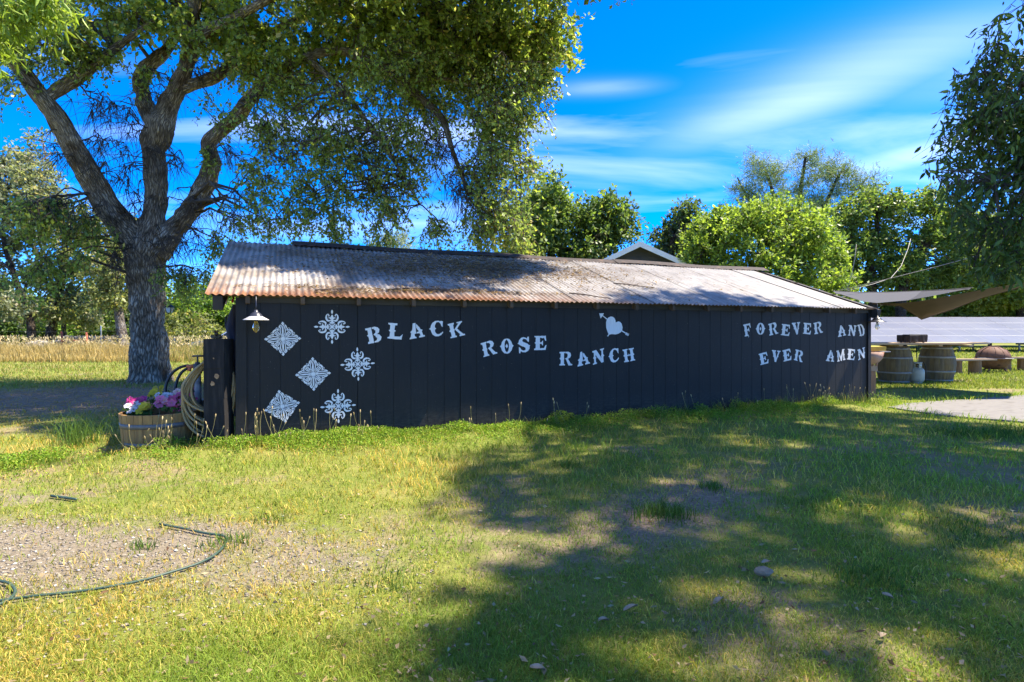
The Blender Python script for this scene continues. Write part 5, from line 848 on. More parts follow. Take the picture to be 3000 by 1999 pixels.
# ------------------------------------------------------------------ right: barrels, plank table, solar panels, fire pit, benches, sails
def right_side():
    og = mat('weathered_barrel', (.25, .18, .075), (.165, .115, .05), 2.4, .8, (9, 9, 1), kind='Object', c3=(.075, .055, .035)); og2 = mat('weathered_barrel_grey', (.20, .155, .085), (.12, .09, .05), 2.4, .8, (9, 9, 1), kind='Object'); hm = mat('galvanised_hoop', (.34, .33, .29), (.24, .23, .20), 14, .55, metal=.35)
    for px, Y, lab in ((2620, 13.15, 'weathered wine barrel left of the gas bottle under the plank table'), (2745, 13.5, 'weathered wine barrel right of the gas bottle under the plank table')):
        root = thing('wine_barrel', lab, 'barrel', (P(px, 968, Y).x, Y, 0), 0, 'barrels carrying the table')
        barrel_part(root, [(.285, -.02), (.325, .14), (.362, .32), (.375, .44), (.362, .56), (.325, .74), (.285, .88)], 24, [og, og2, og]); MB().lathe([(.27, .84), (.0, .845)], 24).build('head', og2, root)
        for z, r in ((.03, .303), (.24, .350), (.585, .359), (.80, .311)): hoop(root, r, z, .042, hm, bulge=.008 if z < .44 else -.008)
    pine = mat('sawn_pine', (.60, .45, .28), (.48, .34, .20), 1.6, .6, (1.2, 9, 9), kind='Object', c3=(.40, .27, .16)); root = thing('plank_table', 'rough plank table top laid across the two barrels', 'table', (9.4, 13.2, .885))
    for y0, y1, x0, x1, z in ((-.64, -.36, -1.75, .75, 0), (-.35, -.06, -1.75, 1.25, .004), (-.05, .24, -1.7, 1.9, .0), (.25, .55, -1.75, 2.1, .006)): MB().box(x0, x1, y0, y1, z+.035, z+.073, j=.006).build('plank', pine, root)
    for x in (-1.5, -.55, .35, 1.05): MB().box(x-.045, x+.045, -.55, .5, -.0, .034, j=.003).build('cleat', pine, root)
    cov = mat('black_cover', (.010, .009, .009), (.022, .019, .018), 5, .8, (6, 6, 1), bmp=.5, bdist=.02); q = P(2672, 968, 12.95); root = thing('covered_grill', 'tabletop grill under a black fitted cover on the plank table', 'grill', (q.x, 12.95, .962), R(10))
    bm = bmesh.new(); bmesh.ops.create_cube(bm, size=1, matrix=Matrix.Translation((0, 0, .10)) @ Matrix.Diagonal((.48, .36, .17, 1))); bmesh.ops.subdivide_edges(bm, edges=bm.edges[:], cuts=7, use_grid_fill=True)
    for v in bm.verts:
        f = (.19-v.co.z)/.17; v.co.x += .012*math.sin(v.co.y*40+v.co.z*9)*f; v.co.y += .014*math.sin(v.co.x*31+1.5*math.sin(v.co.z*20))*f; v.co.z += .008*math.sin(v.co.x*9)*(1-f)
        if f < .1: v.co.x *= .97; v.co.y *= .95
    me = bpy.data.meshes.new('cover'); bm.to_mesh(me); bm.free(); obj('cover', me, cov, root); MB().box(-.25, .25, -.004, .004, .012, .191).build('cover_seam', cov, root)
    for x in (-.18, .18):
        for y in (-.12, .12): MB().tube([(x, y, 0), (x, y, .03)], .02, 8).build('foot', cov, root)
    gp = mat('tank_paint', (.50, .50, .40), (.42, .42, .32), 4, .4, bmp=.05, c3=(.34, .33, .25)); q = P(2685, 968, 12.95); root = thing('propane_tank', 'small cream propane gas bottle between the barrels', 'gas bottle', (q.x, 12.95, 0))
    MB().lathe([(.0, .02), (.08, .03), (.14, .07), (.157, .13), (.157, .30), (.145, .345), (.10, .385), (.04, .40), (0, .40)], 28).build('body', gp, root); MB().lathe([(.105, -.01), (.11, -.01), (.115, .07), (.11, .07)], 24).build('foot_ring', gp, root)
    for a0 in (20, 140, 260): MB().lathe([(.098, .37), (.104, .37), (.104, .50), (.098, .50), (.098, .37)], 12, a0=R(a0), a1=R(a0+85)).build('collar', gp, root)
    MB().lathe([(.092, .475), (.109, .475), (.109, .51), (.092, .51), (.092, .475)], 28).build('collar_ring', gp, root); MB().tube([(0, 0, .39), (0, 0, .46)], .022, 8).build('valve', mat('brass_valve', (.35, .25, .08), None, 9, .4, metal=.7), root); MB().tube([(0, 0, .45), (.05, 0, .455)], .014, 8).build('knob', mat('black_knob', (.015, .015, .015), None, 9, .5), root)
    o = MB().tube([(.05, 0, .46), (.12, -.05, .52), (.17, -.06, .40), (.19, -.04, .2), (.16, -.08, .06), (.20, .1, .0), (.16, .2, .5), (.1, .15, .86)], .009, 6).build('gas_hose', mat('black_hose', (.012, .012, .012), None, 9, .4, bmp=0)); o.location = (q.x, 12.95, 0); tag(o, 'thin black gas hose beside the propane bottle', 'hose')
    # rusty basin on a timber stand behind the shed corner
    ru = mat('rusty_steel', (.36, .20, .13), (.46, .30, .22), 5, .6, c3=(.24, .10, .05)); wd = mat('raw_post', (.40, .22, .11), (.28, .15, .075), 2, .7, (8, 8, 1), kind='Object'); q = P(2540, 968, 10.5); root = thing('basin_stand', 'rusty round basin on a brown timber stand at the shed corner', 'basin', (q.x, 10.5, 0))
    MB().lathe([(.0, .60), (.10, .605), (.19, .65), (.25, .73), (.275, .845), (.265, .845), (.24, .735), (.18, .66), (.0, .612)], 28).build('bowl', ru, root); MB().box(.10, .41, -.06, .06, .838, .856).build('side_shelf', mat('pale_steel', (.55, .52, .47), None, 9, .5), root)
    MB().box(.035, .135, -.05, .05, -.05, .48, j=.004).build('post', wd, root); MB().box(.015, .155, -.07, .07, .482, .60, j=.006).build('block', mat('end_grain', (.45, .33, .22), (.35, .24, .15), 14, .8), root)
    for x in (.05, .12): MB().tube([(x, -.09, .58), (x+.01, -.10, .64)], .012, 6).build('bolt', ru, root)
    o = MB().box(-.2, .24, -.16, .16, 0, .075, j=.008).build('yellow_tray', mat('yellow_plastic', (.62, .42, .05), (.5, .33, .04), 12, .6)); o.location = (q.x+.02, 10.52, .862); tag(o, 'yellow block lying on the rusty basin', 'tray')
    # solar array
    fr = mat('panel_frame', (.42, .43, .46), (.36, .37, .40), 5, .4, metal=.3, bmp=0); m, nt, b = nodemat('solar_cells'); w = noise(nt, coords(nt, 'World'), .4, 3); lk(nt, ramp(nt, w, [(.35, (.13, .145, .21)), (.65, (.16, .175, .24))]), b.inputs['Base Color']); b.inputs['Roughness'].default_value = .3; b.inputs['Specular IOR Level'].default_value = .6; b.inputs['Coat Weight'].default_value = .3; b.inputs['Coat Roughness'].default_value = .1
    Y0, Y1, z0, z1 = 31.0, 35.4, .56, 2.09; sl = math.hypot(Y1-Y0, z1-z0); tilt = math.atan2(z1-z0, Y1-Y0); x0 = 17.6; root = thing('solar_array', 'long tilted bank of solar panels behind the plank table', 'solar panels', (x0, Y0, z0)); root.rotation_euler = (tilt, 0, 0)
    pw, ph = 1.02, sl/4; pf = MB().box(0, pw-.012, 0, ph-.012, -.035, 0); pme = None; gme = None
    for i in range(15):
        for j in range(4):
            if pme is None:
                o = MB().box(0, pw-.012, 0, ph-.012, -.035, 0).build('solar_panel', fr, root); g = MB().add([(.010, .022, .003), (pw-.022, .022, .003), (pw-.022, ph-.034, .003), (.010, ph-.034, .003)], [(0, 1, 2, 3)]).build('glass', m, o); pme, gme = o.data, g.data
            else: o = obj('solar_panel', pme, None, root); g = obj('glass', gme, None, o)
            o.location = (i*pw, j*ph, random.uniform(-.004, .004))
    lg = mat('galvanised_leg', (.35, .35, .35), None, 5, .5, metal=.5); Mi = Matrix.Rotation(-tilt, 4, 'X')
    for i in range(5):
        for y, in ((.6,), (sl-.7,)):
            a = Vector((i*3.4+1, y, -.05)); h = z0+y*math.sin(tilt); MB().tube([a, a+(Mi @ Vector((0, 0, -h-.05)))], .05, 8).build('leg', lg, root)
    # fire pit
    rm = mat('rusted_fire_bowl', (.10, .045, .027), (.17, .08, .045), 7, .75, c3=(.045, .025, .018)); q = P(2909, 968, 16.5); root = thing('fire_pit', 'rusty domed fire pit bowl on short legs between the log benches', 'fire pit', (q.x, 16.5, 0)); r = .43
    MB().lathe([(0, .09), (.15, .10), (.29, .16), (.38, .27), (r, .41), (r+.03, .415), (r+.03, .425), (r-.02, .425), (.36, .27), (.0, .12)], 36).build('bowl', rm, root)
    MB().lathe([(r-.02, .44), (r-.01, .46), (.39, .56), (.31, .67), (.18, .74), (0, .765)], 36).build('lid', rm, root); MB().tube([((r-.0)*math.cos(a), -.02, .44+.34*math.sin(a)) for a in [math.pi*i/24 for i in range(25)]], .012, 6).build('lid_band', rm, root)
    for k in range(12): a = 2*math.pi*k/12; MB().tube([((r-.015)*math.cos(a)*math.cos(e), (r-.015)*math.sin(a)*math.cos(e), .45+.33*math.sin(e)) for e in [i*.25 for i in range(6)]], .005, 4).build('lid_rib', rm, root)
    MB().tube([(-r-.12, -.1, .435), (-r+.15, -.30, .43), (.1, -.46, .43), (.2, -.47, .43)], .016, 6).build('grate_handle', mat('grey_steel', (.35, .33, .3), None, 9, .5), root)
    for a in (210, 330, 90): ca, sa = math.cos(R(a)), math.sin(R(a)); MB().tube([(.2*ca, .2*sa, .16), (.30*ca, .30*sa, .06), (.36*ca, .36*sa, -.03)], .026, 7).build('leg', rm, root)
    lb = mat('bench_log', (.34, .19, .085), (.22, .12, .055), 2.5, .8, (7, 7, 1), kind='Object', c3=(.13, .075, .04)); pl = mat('bench_plank', (.42, .29, .19), (.33, .22, .14), 2, .7, (1, 8, 8), kind='Object')
    def bench(lab, x, y, rz, L, stumps):
        root = thing('log_bench', lab, 'bench', (x, y, 0), rz, 'log benches round the fire pit'); MB().box(-L/2, L/2, -.16, .16, .385, .43, j=.008).build('seat', pl, root)
        for sx, r_ in stumps: n = 14; MB().lathe([(r_*1.05, -.04), (r_, .1), (r_*.97, .384), (0, .385)], n, (sx, 0, 0), smooth=False).build('stump', lb, root)
    bench('log bench left of the fire pit with two stump legs', P(2843, 968, 15.9).x, 15.9, R(6), 1.35, ((-.42, .12), (.14, .155))); bench('log bench right of the fire pit running out of the picture', P(3010, 968, 16.9).x, 17.0, R(-3), 1.5, ((-.55, .14), (-.02, .16), (.6, .15)))
    # shade sails and their ropes
    sail = mat('brown_sail', (.060, .040, .027), (.045, .030, .020), 3, .85, bmp=.1); dk = mat('black_sail', (.012, .012, .014), (.009, .009, .011), 30, .85, bmp=.3); gs = mat('grey_sail', (.05, .05, .054), (.04, .04, .044), 30, .9, bmp=.2)
    def patch(name, A, B, C, D, m, parent=None, n=14, sag=(0, 0, 0), label=None):
        V = []
        for i in range(n+1):
            for j in range(n+1):
                u, v = i/n, j/n; p = A*(1-u)*(1-v)+B*u*(1-v)+C*u*v+D*(1-u)*v; s = 4*u*(1-u); V.append(p+Vector(sag)*(s*(1-.0*v)))
        return MB().add(V, [(i*(n+1)+j, (i+1)*(n+1)+j, (i+1)*(n+1)+j+1, i*(n+1)+j+1) for i in range(n) for j in range(n)], True).build(name, m, parent)
    s1 = thing('shade_sail', 'brown shade sail stretched from the shed corner to the right', 'shade sail', (0, 0, 0))
    a, b2, c, d = P(2556, 889, 11), P(3120, 800, 13.0), P(2700, 936, 10.0), P(2700, 893, 11.0)
    n = 16; V = []; top = [a, P(2640, 889, 10.7), P(2700, 882, 10.5), P(2800, 864, 10.2), P(2900, 845, 10.1), P(3000, 828, 10.1), P(3120, 806, 10.2)]; low = [a+Vector((0, .01, -.003)), P(2640, 897, 11.8), P(2700, 936, 12.3), P(2790, 907, 12.4), P(2880, 872, 12.2), P(3000, 840, 11.6), P(3120, 814, 11.2)]
    for u, w in zip(top, low): V += [u, u.lerp(w, .33)+Vector((0, 0, -.02)), u.lerp(w, .66)+Vector((0, 0, -.02)), w]
    MB().add(V, [(i*4+j, (i+1)*4+j, (i+1)*4+j+1, i*4+j+1) for i in range(6) for j in range(3)], True).build('canopy', sail, s1)
    MB().add([P(2677, 898, 12.1), P(2699, 897, 12.0), P(2700, 936, 12.25), P(2692, 925, 12.2)], [(0, 1, 2, 3)]).build('corner_flap', gs, s1)
    MB().tube(low, .012, 6).build('hem_cable', sail, s1)
    s2 = thing('shade_sail', 'black and grey shade sail behind the brown one', 'shade sail', (0, 0, 0))
    top = [P(2440, 853, 14), P(2520, 857, 14.3), P(2600, 857, 14.6), P(2700, 853, 15), P(2780, 849, 15.2), P(2850, 843, 15.4)]; low = [P(2462, 862, 12.6), P(2530, 884, 12.2), P(2570, 888, 12.2), P(2662, 880, 13), P(2740, 866, 14), P(2830, 848, 15)]
    V = []
    for u, w in zip(top, low): V += [u, u.lerp(w, .45)+Vector((0, 0, -.03)), w]
    MB().add(V[:12], [(i*3+j, (i+1)*3+j, (i+1)*3+j+1, i*3+j+1) for i in range(3) for j in range(2)], True).build('canopy', gs, s2); MB().add([v+Vector((0, .02, .0)) for v in V[9:]], [(i*3+j, (i+1)*3+j, (i+1)*3+j+1, i*3+j+1) for i in range(2) for j in range(2)], True).build('canopy', dk, s2)
    MB().tube(top, .014, 6).build('hem_cable', dk, s2)
    rp = mat('white_rope', (.42, .39, .33), (.34, .31, .26), 30, .8, bmp=0)
    for lab, pts in (('short white rope rising from the sail corner', [(2482, 852, 13), (2496, 800, 13), (2504, 760, 13), (2509, 716, 13)]), ('slack white rope curving up into the oak behind the sail', [(2484, 852, 13.5), (2560, 832, 14.5), (2610, 815, 16), (2640, 780, 18), (2660, 730, 21), (2668, 700, 24)]), ('taut pale rope running right towards the hanging ash', [(2450, 854, 13), (2600, 818, 11), (2720, 788, 9), (2840, 756, 7.2), (2990, 716, 5.6)])):
        o = MB().tube([P(*p) for p in pts], [.0065*(p[2]/13)**.5 for p in pts], 6).build('rope', rp); tag(o, lab, 'rope', 'ropes of the shade sails')
right_side()
# ------------------------------------------------------------------ small things on the lawn
def lawn_things():
    hm = mat('green_hose', (.03, .06, .045), (.05, .085, .06), 9, .5, bmp=.05)
    def path(pts, lab, r=.0072, raise_=.018):
        q = [G(*p) for p in pts]; A = spline([(v.x, v.y, float(gz(v.x, v.y))+raise_, r) for v in q], 6); o = MB().tube([tuple(a[:3]) for a in A], r, 6).build('ground_hose', hm); tag(o, lab, 'hose')
    path([(-120, 1775), (0, 1764), (100, 1750), (250, 1733), (400, 1706), (500, 1678), (590, 1648), (640, 1618), (663, 1588), (655, 1572), (600, 1564), (540, 1551), (500, 1544), (468, 1537)], 'long dark green hose lying across the gravel')
    path([(-140, 1690), (-40, 1700), (0, 1706), (28, 1714), (44, 1732), (38, 1750), (10, 1770), (-60, 1800)], 'loop of dark green hose at the left edge of the gravel')
    path([(150, 1459), (185, 1464), (225, 1470)], 'short dark hose end with a yellow tip on the grass', .011)
    o = obj('rock', rock(.050, .032, .026, 41, 2), mat('tan_rock', (.30, .21, .13), (.22, .15, .09), 30, .9)); g = G(2238, 1692); o.location = (g.x, g.y, .03); tag(o, 'tan fist sized rock lying on the shaded lawn', 'rock')
    lm = mat('dead_leaf', (.36, .28, .18), (.26, .19, .11), 30, .8, bmp=0)
    for lab, px, py, s in (('pale curled dead leaf near the bottom centre of the lawn', 1848, 1790, .034), ('tan dead leaf left of the pale curled one', 1768, 1826, .022), ('dead leaf right of the tan rock', 2600, 1762, .026), ('brown dead leaf just behind the tan rock', 2245, 1656, .028), ('pale dead leaf between rock and curled leaf', 2105, 1770, .03), ('tan dead leaf low at the right of the lawn', 2590, 1880, .026), ('dead leaf near the bottom edge in the sunlit grass', 1575, 1972, .03)):
        g = G(px, py); V = []
        for i in range(7):
            f = i/6; w = .45*math.sin(math.pi*(.08+.9*f)); V += [((f-.5)*2*s, -w*s, .008*math.sin(3*f)+.006), ((f-.5)*2*s, 0, .002), ((f-.5)*2*s, w*s, .010*math.cos(2*f)+.004)]
        o = MB().add(V, [(i*3+j, (i+1)*3+j, (i+1)*3+j+1, i*3+j+1) for i in range(6) for j in range(2)], True).build('fallen_leaf', lm); o.location = (g.x, g.y, float(gz(g.x, g.y))+.025); o.rotation_euler = (random.uniform(-.3, .3), random.uniform(-.3, .3), random.uniform(0, 6)); tag(o, lab, 'leaf', 'dead leaves on the lawn')
lawn_things()
# ------------------------------------------------------------------ grass, weeds, gravel, roof litter
def blades(x, y, h, w, lean, col, z=None):
    n = len(x); a = RNG.rand(n)*2*np.pi; b = RNG.rand(n)*2*np.pi; z = gz(x, y) if z is None else z; B = np.stack([x, y, z-.004], 1); S = np.stack([np.cos(a), np.sin(a), a*0], 1)*w[:, None]*.5; Ln = np.stack([np.cos(b), np.sin(b), b*0], 1)*(h*lean)[:, None]; up = np.array([0, 0, 1.])
    V = np.stack([B-S, B+S, B+Ln*.35+up*(h*.62)[:, None]+S*.8, B+Ln*.35+up*(h*.62)[:, None]-S*.8, B+Ln+up*(h*np.sqrt(np.maximum(1-lean**2*.5, .1)))[:, None]], 1).reshape(-1, 3); i = np.arange(n)[:, None]*5
    return V, np.concatenate([i+np.array([[0, 1, 2, 3]]), i+np.array([[3, 2, 4, 4]])]), np.repeat(col, 5, 0)
def blade_obj(name, label, parts):
    Vs, Fs, Cs = [], [], []; b = 0
    for V, Fq, C in parts: Vs.append(V); Fs.append(Fq+b); Cs.append(C); b += len(V)
    V = np.vstack(Vs); Fq = np.vstack(Fs); tri = Fq[:, 2] == Fq[:, 3]
    Fq = Fq.copy(); q4 = Fq[~tri]; t3 = Fq[tri][:, :3]; F3 = np.vstack([q4[:, [0, 1, 2]], q4[:, [0, 2, 3]], t3]); o = np_mesh(name, V, F3, M_GRASS, col=np.vstack(Cs)); tag(o, label, kind='stuff'); return o
def gcol(x, y, n):
    """grass colour: drier at the left, greener to the right, patchy"""
    dry = np.clip(.38-.085*x+.9*(vnoise(x, y, 1.0, 41)-.5)+.6*(vnoise(x, y, .3, 42)-.5), 0.04, .9); pick = RNG.rand(n) < dry*.62
    gr = tint(n, (.155, .24, .028), (.24, .325, .042), jit=.2); yl = tint(n, (.36, .34, .065), (.46, .41, .11), jit=.2)
    c = np.where(pick[:, None], yl, gr); c[:, 0] *= 1+.35*np.clip(dry, 0, 1); c *= (1+.30*np.clip(x/3.5, 0, 1))[:, None]; return c  # colour also lightened to the right, to lift the lawn in shade
def lawn():
    N = 225000; py = 1120+(2130-1120)*RNG.rand(N)**.9; px = -450+3900*RNG.rand(N); Y = CH*F/(py-HY); X = (px-CX)/F*Y; t, d = shed_local(X, Y); gv = gravel_m(X, Y); di = dirt_m(X, Y)
    ok = ~((t > -.02) & (t < LEN+.02) & (d > -.01) & (d < 5)) & ~in_path(X, Y) & (RNG.rand(N) > gv*.93) & (RNG.rand(N) > di*.80)
    tuft = vnoise(X, Y, .16, 51); ok &= RNG.rand(N) < .35+1.1*tuft
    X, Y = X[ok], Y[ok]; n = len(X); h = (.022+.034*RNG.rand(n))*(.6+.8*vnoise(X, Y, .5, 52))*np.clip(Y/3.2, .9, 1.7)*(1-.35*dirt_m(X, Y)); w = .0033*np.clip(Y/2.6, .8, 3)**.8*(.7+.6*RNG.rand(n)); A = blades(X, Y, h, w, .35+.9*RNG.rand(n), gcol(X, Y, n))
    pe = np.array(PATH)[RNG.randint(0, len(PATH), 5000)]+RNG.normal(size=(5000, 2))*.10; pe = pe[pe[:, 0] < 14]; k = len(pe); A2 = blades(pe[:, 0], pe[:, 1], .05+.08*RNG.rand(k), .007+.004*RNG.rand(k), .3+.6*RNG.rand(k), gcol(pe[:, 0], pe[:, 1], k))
    blade_obj('lawn_grass', 'short patchy lawn grass', [A, A2])
    # darker rough clumps and tufts
    parts = []
    for px, py, r, k, hh in [(1940, 1500, .22, 420, .10), (1660, 1365, .14, 120, .07), (2090, 1425, .12, 120, .07), (2540, 1700, .2, 220, .07), (2860, 1560, .5, 500, .06), (2950, 1275, .5, 500, .12), (2800, 1270, .4, 300, .10), (420, 1600, .10, 70, .06), (660, 1590, .16, 130, .07), (800, 1520, .12, 90, .05), (250, 1300, .25, 160, .28), (210, 1310, .18, 90, .34), (1150, 1700, .2, 120, .05), (2400, 1480, .3, 200, .06)]:
        g = G(px, py); X = g.x+RNG.normal(size=k)*r*.5; Y = g.y+RNG.normal(size=k)*r*.4; parts.append(blades(X, Y, hh*(.5+.8*RNG.rand(k)), .004+.002*RNG.rand(k), .2+.6*RNG.rand(k), tint(k, (.07, .14, .022), (.12, .19, .03))))
    blade_obj('grass_tufts', 'taller green tufts in the lawn', parts)
    # mown field behind and beside the shed
    N = 70000; py = 1018+(1140-1018)*RNG.rand(N); px = np.where(RNG.rand(N) < .45, -350+1150*RNG.rand(N), 2480+900*RNG.rand(N)); Y = CH*F/(py-HY); X = (px-CX)/F*Y; t, d = shed_local(X, Y)
    ok = ~((t > -.02) & (t < LEN+.02) & (d > -.01) & (d < 5)) & ~in_path(X, Y) & (RNG.rand(N) > dirt_m(X, Y)*.8); X, Y = X[ok], Y[ok]; n = len(X)
    c = tint(n, (.17, .24, .035), (.28, .31, .06)); q = RNG.rand(n) < np.clip(.25-.02*X, .1, .6)*.6; c[q] = tint(int(q.sum()), (.30, .25, .08), (.38, .30, .11)); blade_obj('field_grass', 'mown grass of the field', [blades(X, Y, (.04+.05*RNG.rand(n))*np.clip(Y/12, .9, 1.6), .0115*(Y/12)**.9, .3+.6*RNG.rand(n), c)])
    # tall dry grass
    N = 30000; Y = 21.5+5.5*RNG.rand(N)**1.2; px = -350+1070*RNG.rand(N); X = (px-CX)/F*Y; h = (.35+.5*RNG.rand(N))*(.6+.6*vnoise(X, Y, 1.2, 61)); h *= np.clip((Y-21)/1.5, .45, 1); f = np.clip((px-400)/250, 0, .75)
    c = tint(N, (.40, .30, .11), (.52, .42, .19)); q = RNG.rand(N) < f*.7; c[q] = tint(int(q.sum()), (.22, .25, .06), (.30, .30, .09)); blade_obj('tall_dry_grass', 'band of tall golden dry grass along the field edge', [blades(X, Y, h, .016+.012*RNG.rand(N), .1+.3*RNG.rand(N), c)])
    N = 2500; Y = 22.5+4*RNG.rand(N); px = -300+1000*RNG.rand(N); X = (px-CX)/F*Y; z = .55+.4*RNG.rand(N); cl = tint(N, (.42, .34, .18), (.55, .47, .28)); V, Fq, C = leaves_np(np.stack([X, Y, z], 1), RNG.normal(size=(N, 3))*.5+np.array([0, 0, .8]), .10+.08*RNG.rand(N), .03+.02*RNG.rand(N), cl); tag(np_mesh('seed_heads', V, Fq, M_GRASS, col=C), 'oat like seed heads over the dry grass', kind='stuff')
lawn()
def weeds():
    parts = []; LV = []
    # low leafy weeds (clover, filaree) in a strip along the wall
    N = 130000; t = -2.6+12.8*RNG.rand(N); d = -np.abs(RNG.normal(size=N))*.34-.02; d = np.where(t < 0, d+.15, d); X = WP.x+t*WD.x+d*WN.x; Y = WP.y+t*WD.y+d*WN.y
    dens = np.clip(1.15-.085*t, .3, 1.1)*np.clip((.6*vnoise(X, Y, .45, 71)+.4*vnoise(X, Y, .16, 77))*3.4-1.05, 0, 1)*np.clip(1.35+d*.85, 0, 1); ok = (RNG.rand(N) < dens) & ~in_path(X, Y); X, Y, d, t = X[ok], Y[ok], d[ok], t[ok]; n = len(X); hh = (.015+.105*RNG.rand(n)**1.5)*(.3+1.3*vnoise(X, Y, .3, 72)**1.5)*(.8+.06*np.clip(t, 0, 10)); Pt = np.stack([X, Y, gz(X, Y)+hh], 1)
    c = tint(n, (.13, .235, .018), (.23, .345, .032), (.33, .34, .06), .14); V, Fq, C = leaves_np(Pt, RNG.normal(size=(n, 3))*.7+np.array([0, 0, .25]), .013+.017*RNG.rand(n), .007+.009*RNG.rand(n), c); tag(np_mesh('leafy_weeds', V, Fq, M_GRASS, col=C), 'bright green low weeds along the foot of the shed wall', kind='stuff')
    # grass standing against the wall, taller to the right
    N = 9000; t = -2.2+12.4*RNG.rand(N); d = -.02-.28*RNG.rand(N)**1.4; X = WP.x+t*WD.x+d*WN.x; Y = WP.y+t*WD.y+d*WN.y; ok = (RNG.rand(N) < np.clip(vnoise(X, Y, .3, 73)*1.8-.45, 0, 1)); X, Y, t = X[ok], Y[ok], t[ok]; n = len(X); h = (.04+.15*RNG.rand(n)**1.8)*(.55+.65*np.clip((t-2)/4, 0, 1)); parts.append(blades(X, Y, h, .003+.003*RNG.rand(n), .15+.5*RNG.rand(n), tint(n, (.09, .16, .025), (.16, .22, .04), (.34, .29, .10), .15)))
    blade_obj('wall_grass', 'long grass standing against the shed wall', parts)
    # plantain and dandelion stalks with seed heads
    mb = []; heads = []; hc = []
    N = 130; cl_ = RNG.rand(22)*10.4-.9; t = np.concatenate([-.95+2.4*RNG.rand(55), (cl_[RNG.randint(0, 22, 75)]+.16*RNG.normal(size=75)).clip(-.9, 9.6)]); d = -.05-.30*RNG.rand(N); X = WP.x+t*WD.x+d*WN.x; Y = WP.y+t*WD.y+d*WN.y; h = .08+.28*RNG.rand(N)*(np.where(t < 1.6, 1, .75+.3*RNG.rand(N))); z = gz(X, Y); ln = RNG.normal(size=(N, 2))*.075; u = np.linspace(0, 1, 5)[None, :, None]
    pth = np.stack([X, Y, z], 1)[:, None]+u*np.stack([ln[:, 0], ln[:, 1], h], 1)[:, None]; pth[:, :, 0] += .02*np.sin(u[:, :, 0]*3)*np.sign(ln[:, :1]); V, Fq, _ = tubes_np(pth, np.full((N, 5), .0019), 4); C = np.repeat(tint(N, (.26, .26, .09), (.40, .34, .15)), 20, 0)
    tips = pth[:, -1]; dr = unit(pth[:, -1]-pth[:, -2]); hd = np.stack([tips-dr*.004, tips+dr*.010, tips+dr*.026, tips+dr*.034], 1); V2, F2, _ = tubes_np(hd, np.tile(np.array([[.002, .0062, .0055, .001]]), (N, 1)), 6); C2 = np.repeat(tint(N, (.42, .32, .15), (.56, .45, .25)), 24, 0)
    o = np_mesh('seed_stalks', np.vstack([V, V2]), np.vstack([Fq, F2+len(V)]), M_GRASS, col=np.vstack([C, C2])); tag(o, 'dry seed stalks standing along the shed wall', kind='stuff')
weeds()
def gravel():
    N = 26000; py = 1480+(2050-1480)*RNG.rand(N); px = -400+1700*RNG.rand(N); Y = CH*F/(py-HY); X = (px-CX)/F*Y; ok = RNG.rand(N) < gravel_m(X, Y)*.95+.012; X, Y = X[ok], Y[ok]; n = len(X)
    oc = np.array([(1, 0, 0), (-1, 0, 0), (0, 1, 0), (0, -1, 0), (0, 0, 1), (0, 0, -1)], float)*1.0; tf = np.array([(0, 2, 4), (2, 1, 4), (1, 3, 4), (3, 0, 4), (2, 0, 5), (1, 2, 5), (3, 1, 5), (0, 3, 5)])
    s = (.0024+.0095*RNG.rand(n)**4)[:, None, None]*np.array([1.25, .9, .55]); V = oc[None]*s*(1+.35*RNG.normal(size=(n, 6, 1))).clip(.5, 1.6); a = RNG.rand(n)*6.28; ca, sa = np.cos(a)[:, None], np.sin(a)[:, None]; V = np.stack([V[:, :, 0]*ca-V[:, :, 1]*sa, V[:, :, 0]*sa+V[:, :, 1]*ca, V[:, :, 2]], -1)+np.stack([X, Y, gz(X, Y)+.002], 1)[:, None]
    Fq = (np.arange(n)*6)[:, None, None]+tf[None]; c = tint(n, (.19, .165, .13), (.30, .27, .22), (.44, .41, .36), .12, .22); o = np_mesh('gravel', V.reshape(-1, 3), Fq.reshape(-1, 3), leafmat('gravel_stone', 0.0, .9, .2), col=np.repeat(c, 6, 0)); tag(o, 'pale gravel of the bare drive at the lower left', kind='stuff')
    N = 2600; py = 1150+(2080-1150)*RNG.rand(N); px = -350+3700*RNG.rand(N); Y = CH*F/(py-HY); X = (px-CX)/F*Y; t, d = shed_local(X, Y); ok = ~((t > -.02) & (t < LEN+.02) & (d > -.02) & (d < 5)); X, Y = X[ok], Y[ok]; n = len(X)
    V, Fq, C = leaves_np(np.stack([X, Y, gz(X, Y)+.012+.02*RNG.rand(n)], 1), RNG.normal(size=(n, 3))*np.array([1, 1, .25]), .016+.03*RNG.rand(n)**2, .010+.012*RNG.rand(n)**2, tint(n, (.28, .20, .10), (.38, .30, .18), (.18, .10, .05), .2)); tag(np_mesh('leaf_litter', V, Fq, M_GRASS, col=C), 'dead leaves and chaff strewn over the lawn', kind='stuff')
    # straw and needles under the oak
    N = 5000; X = -8.2+3*RNG.normal(size=N); Y = 11.2+1.9*RNG.normal(size=N); D = RNG.normal(size=(N, 3))*np.array([1, 1, .12]); V, Fq, C = leaves_np(np.stack([X, Y, gz(X, Y)+.02], 1), D, .08+.12*RNG.rand(N), np.full(N, .008), tint(N, (.36, .20, .08), (.46, .30, .14))); tag(np_mesh('straw', V, Fq, M_GRASS, col=C), 'fallen straw and twigs round the foot of the oak', kind='stuff')
gravel()
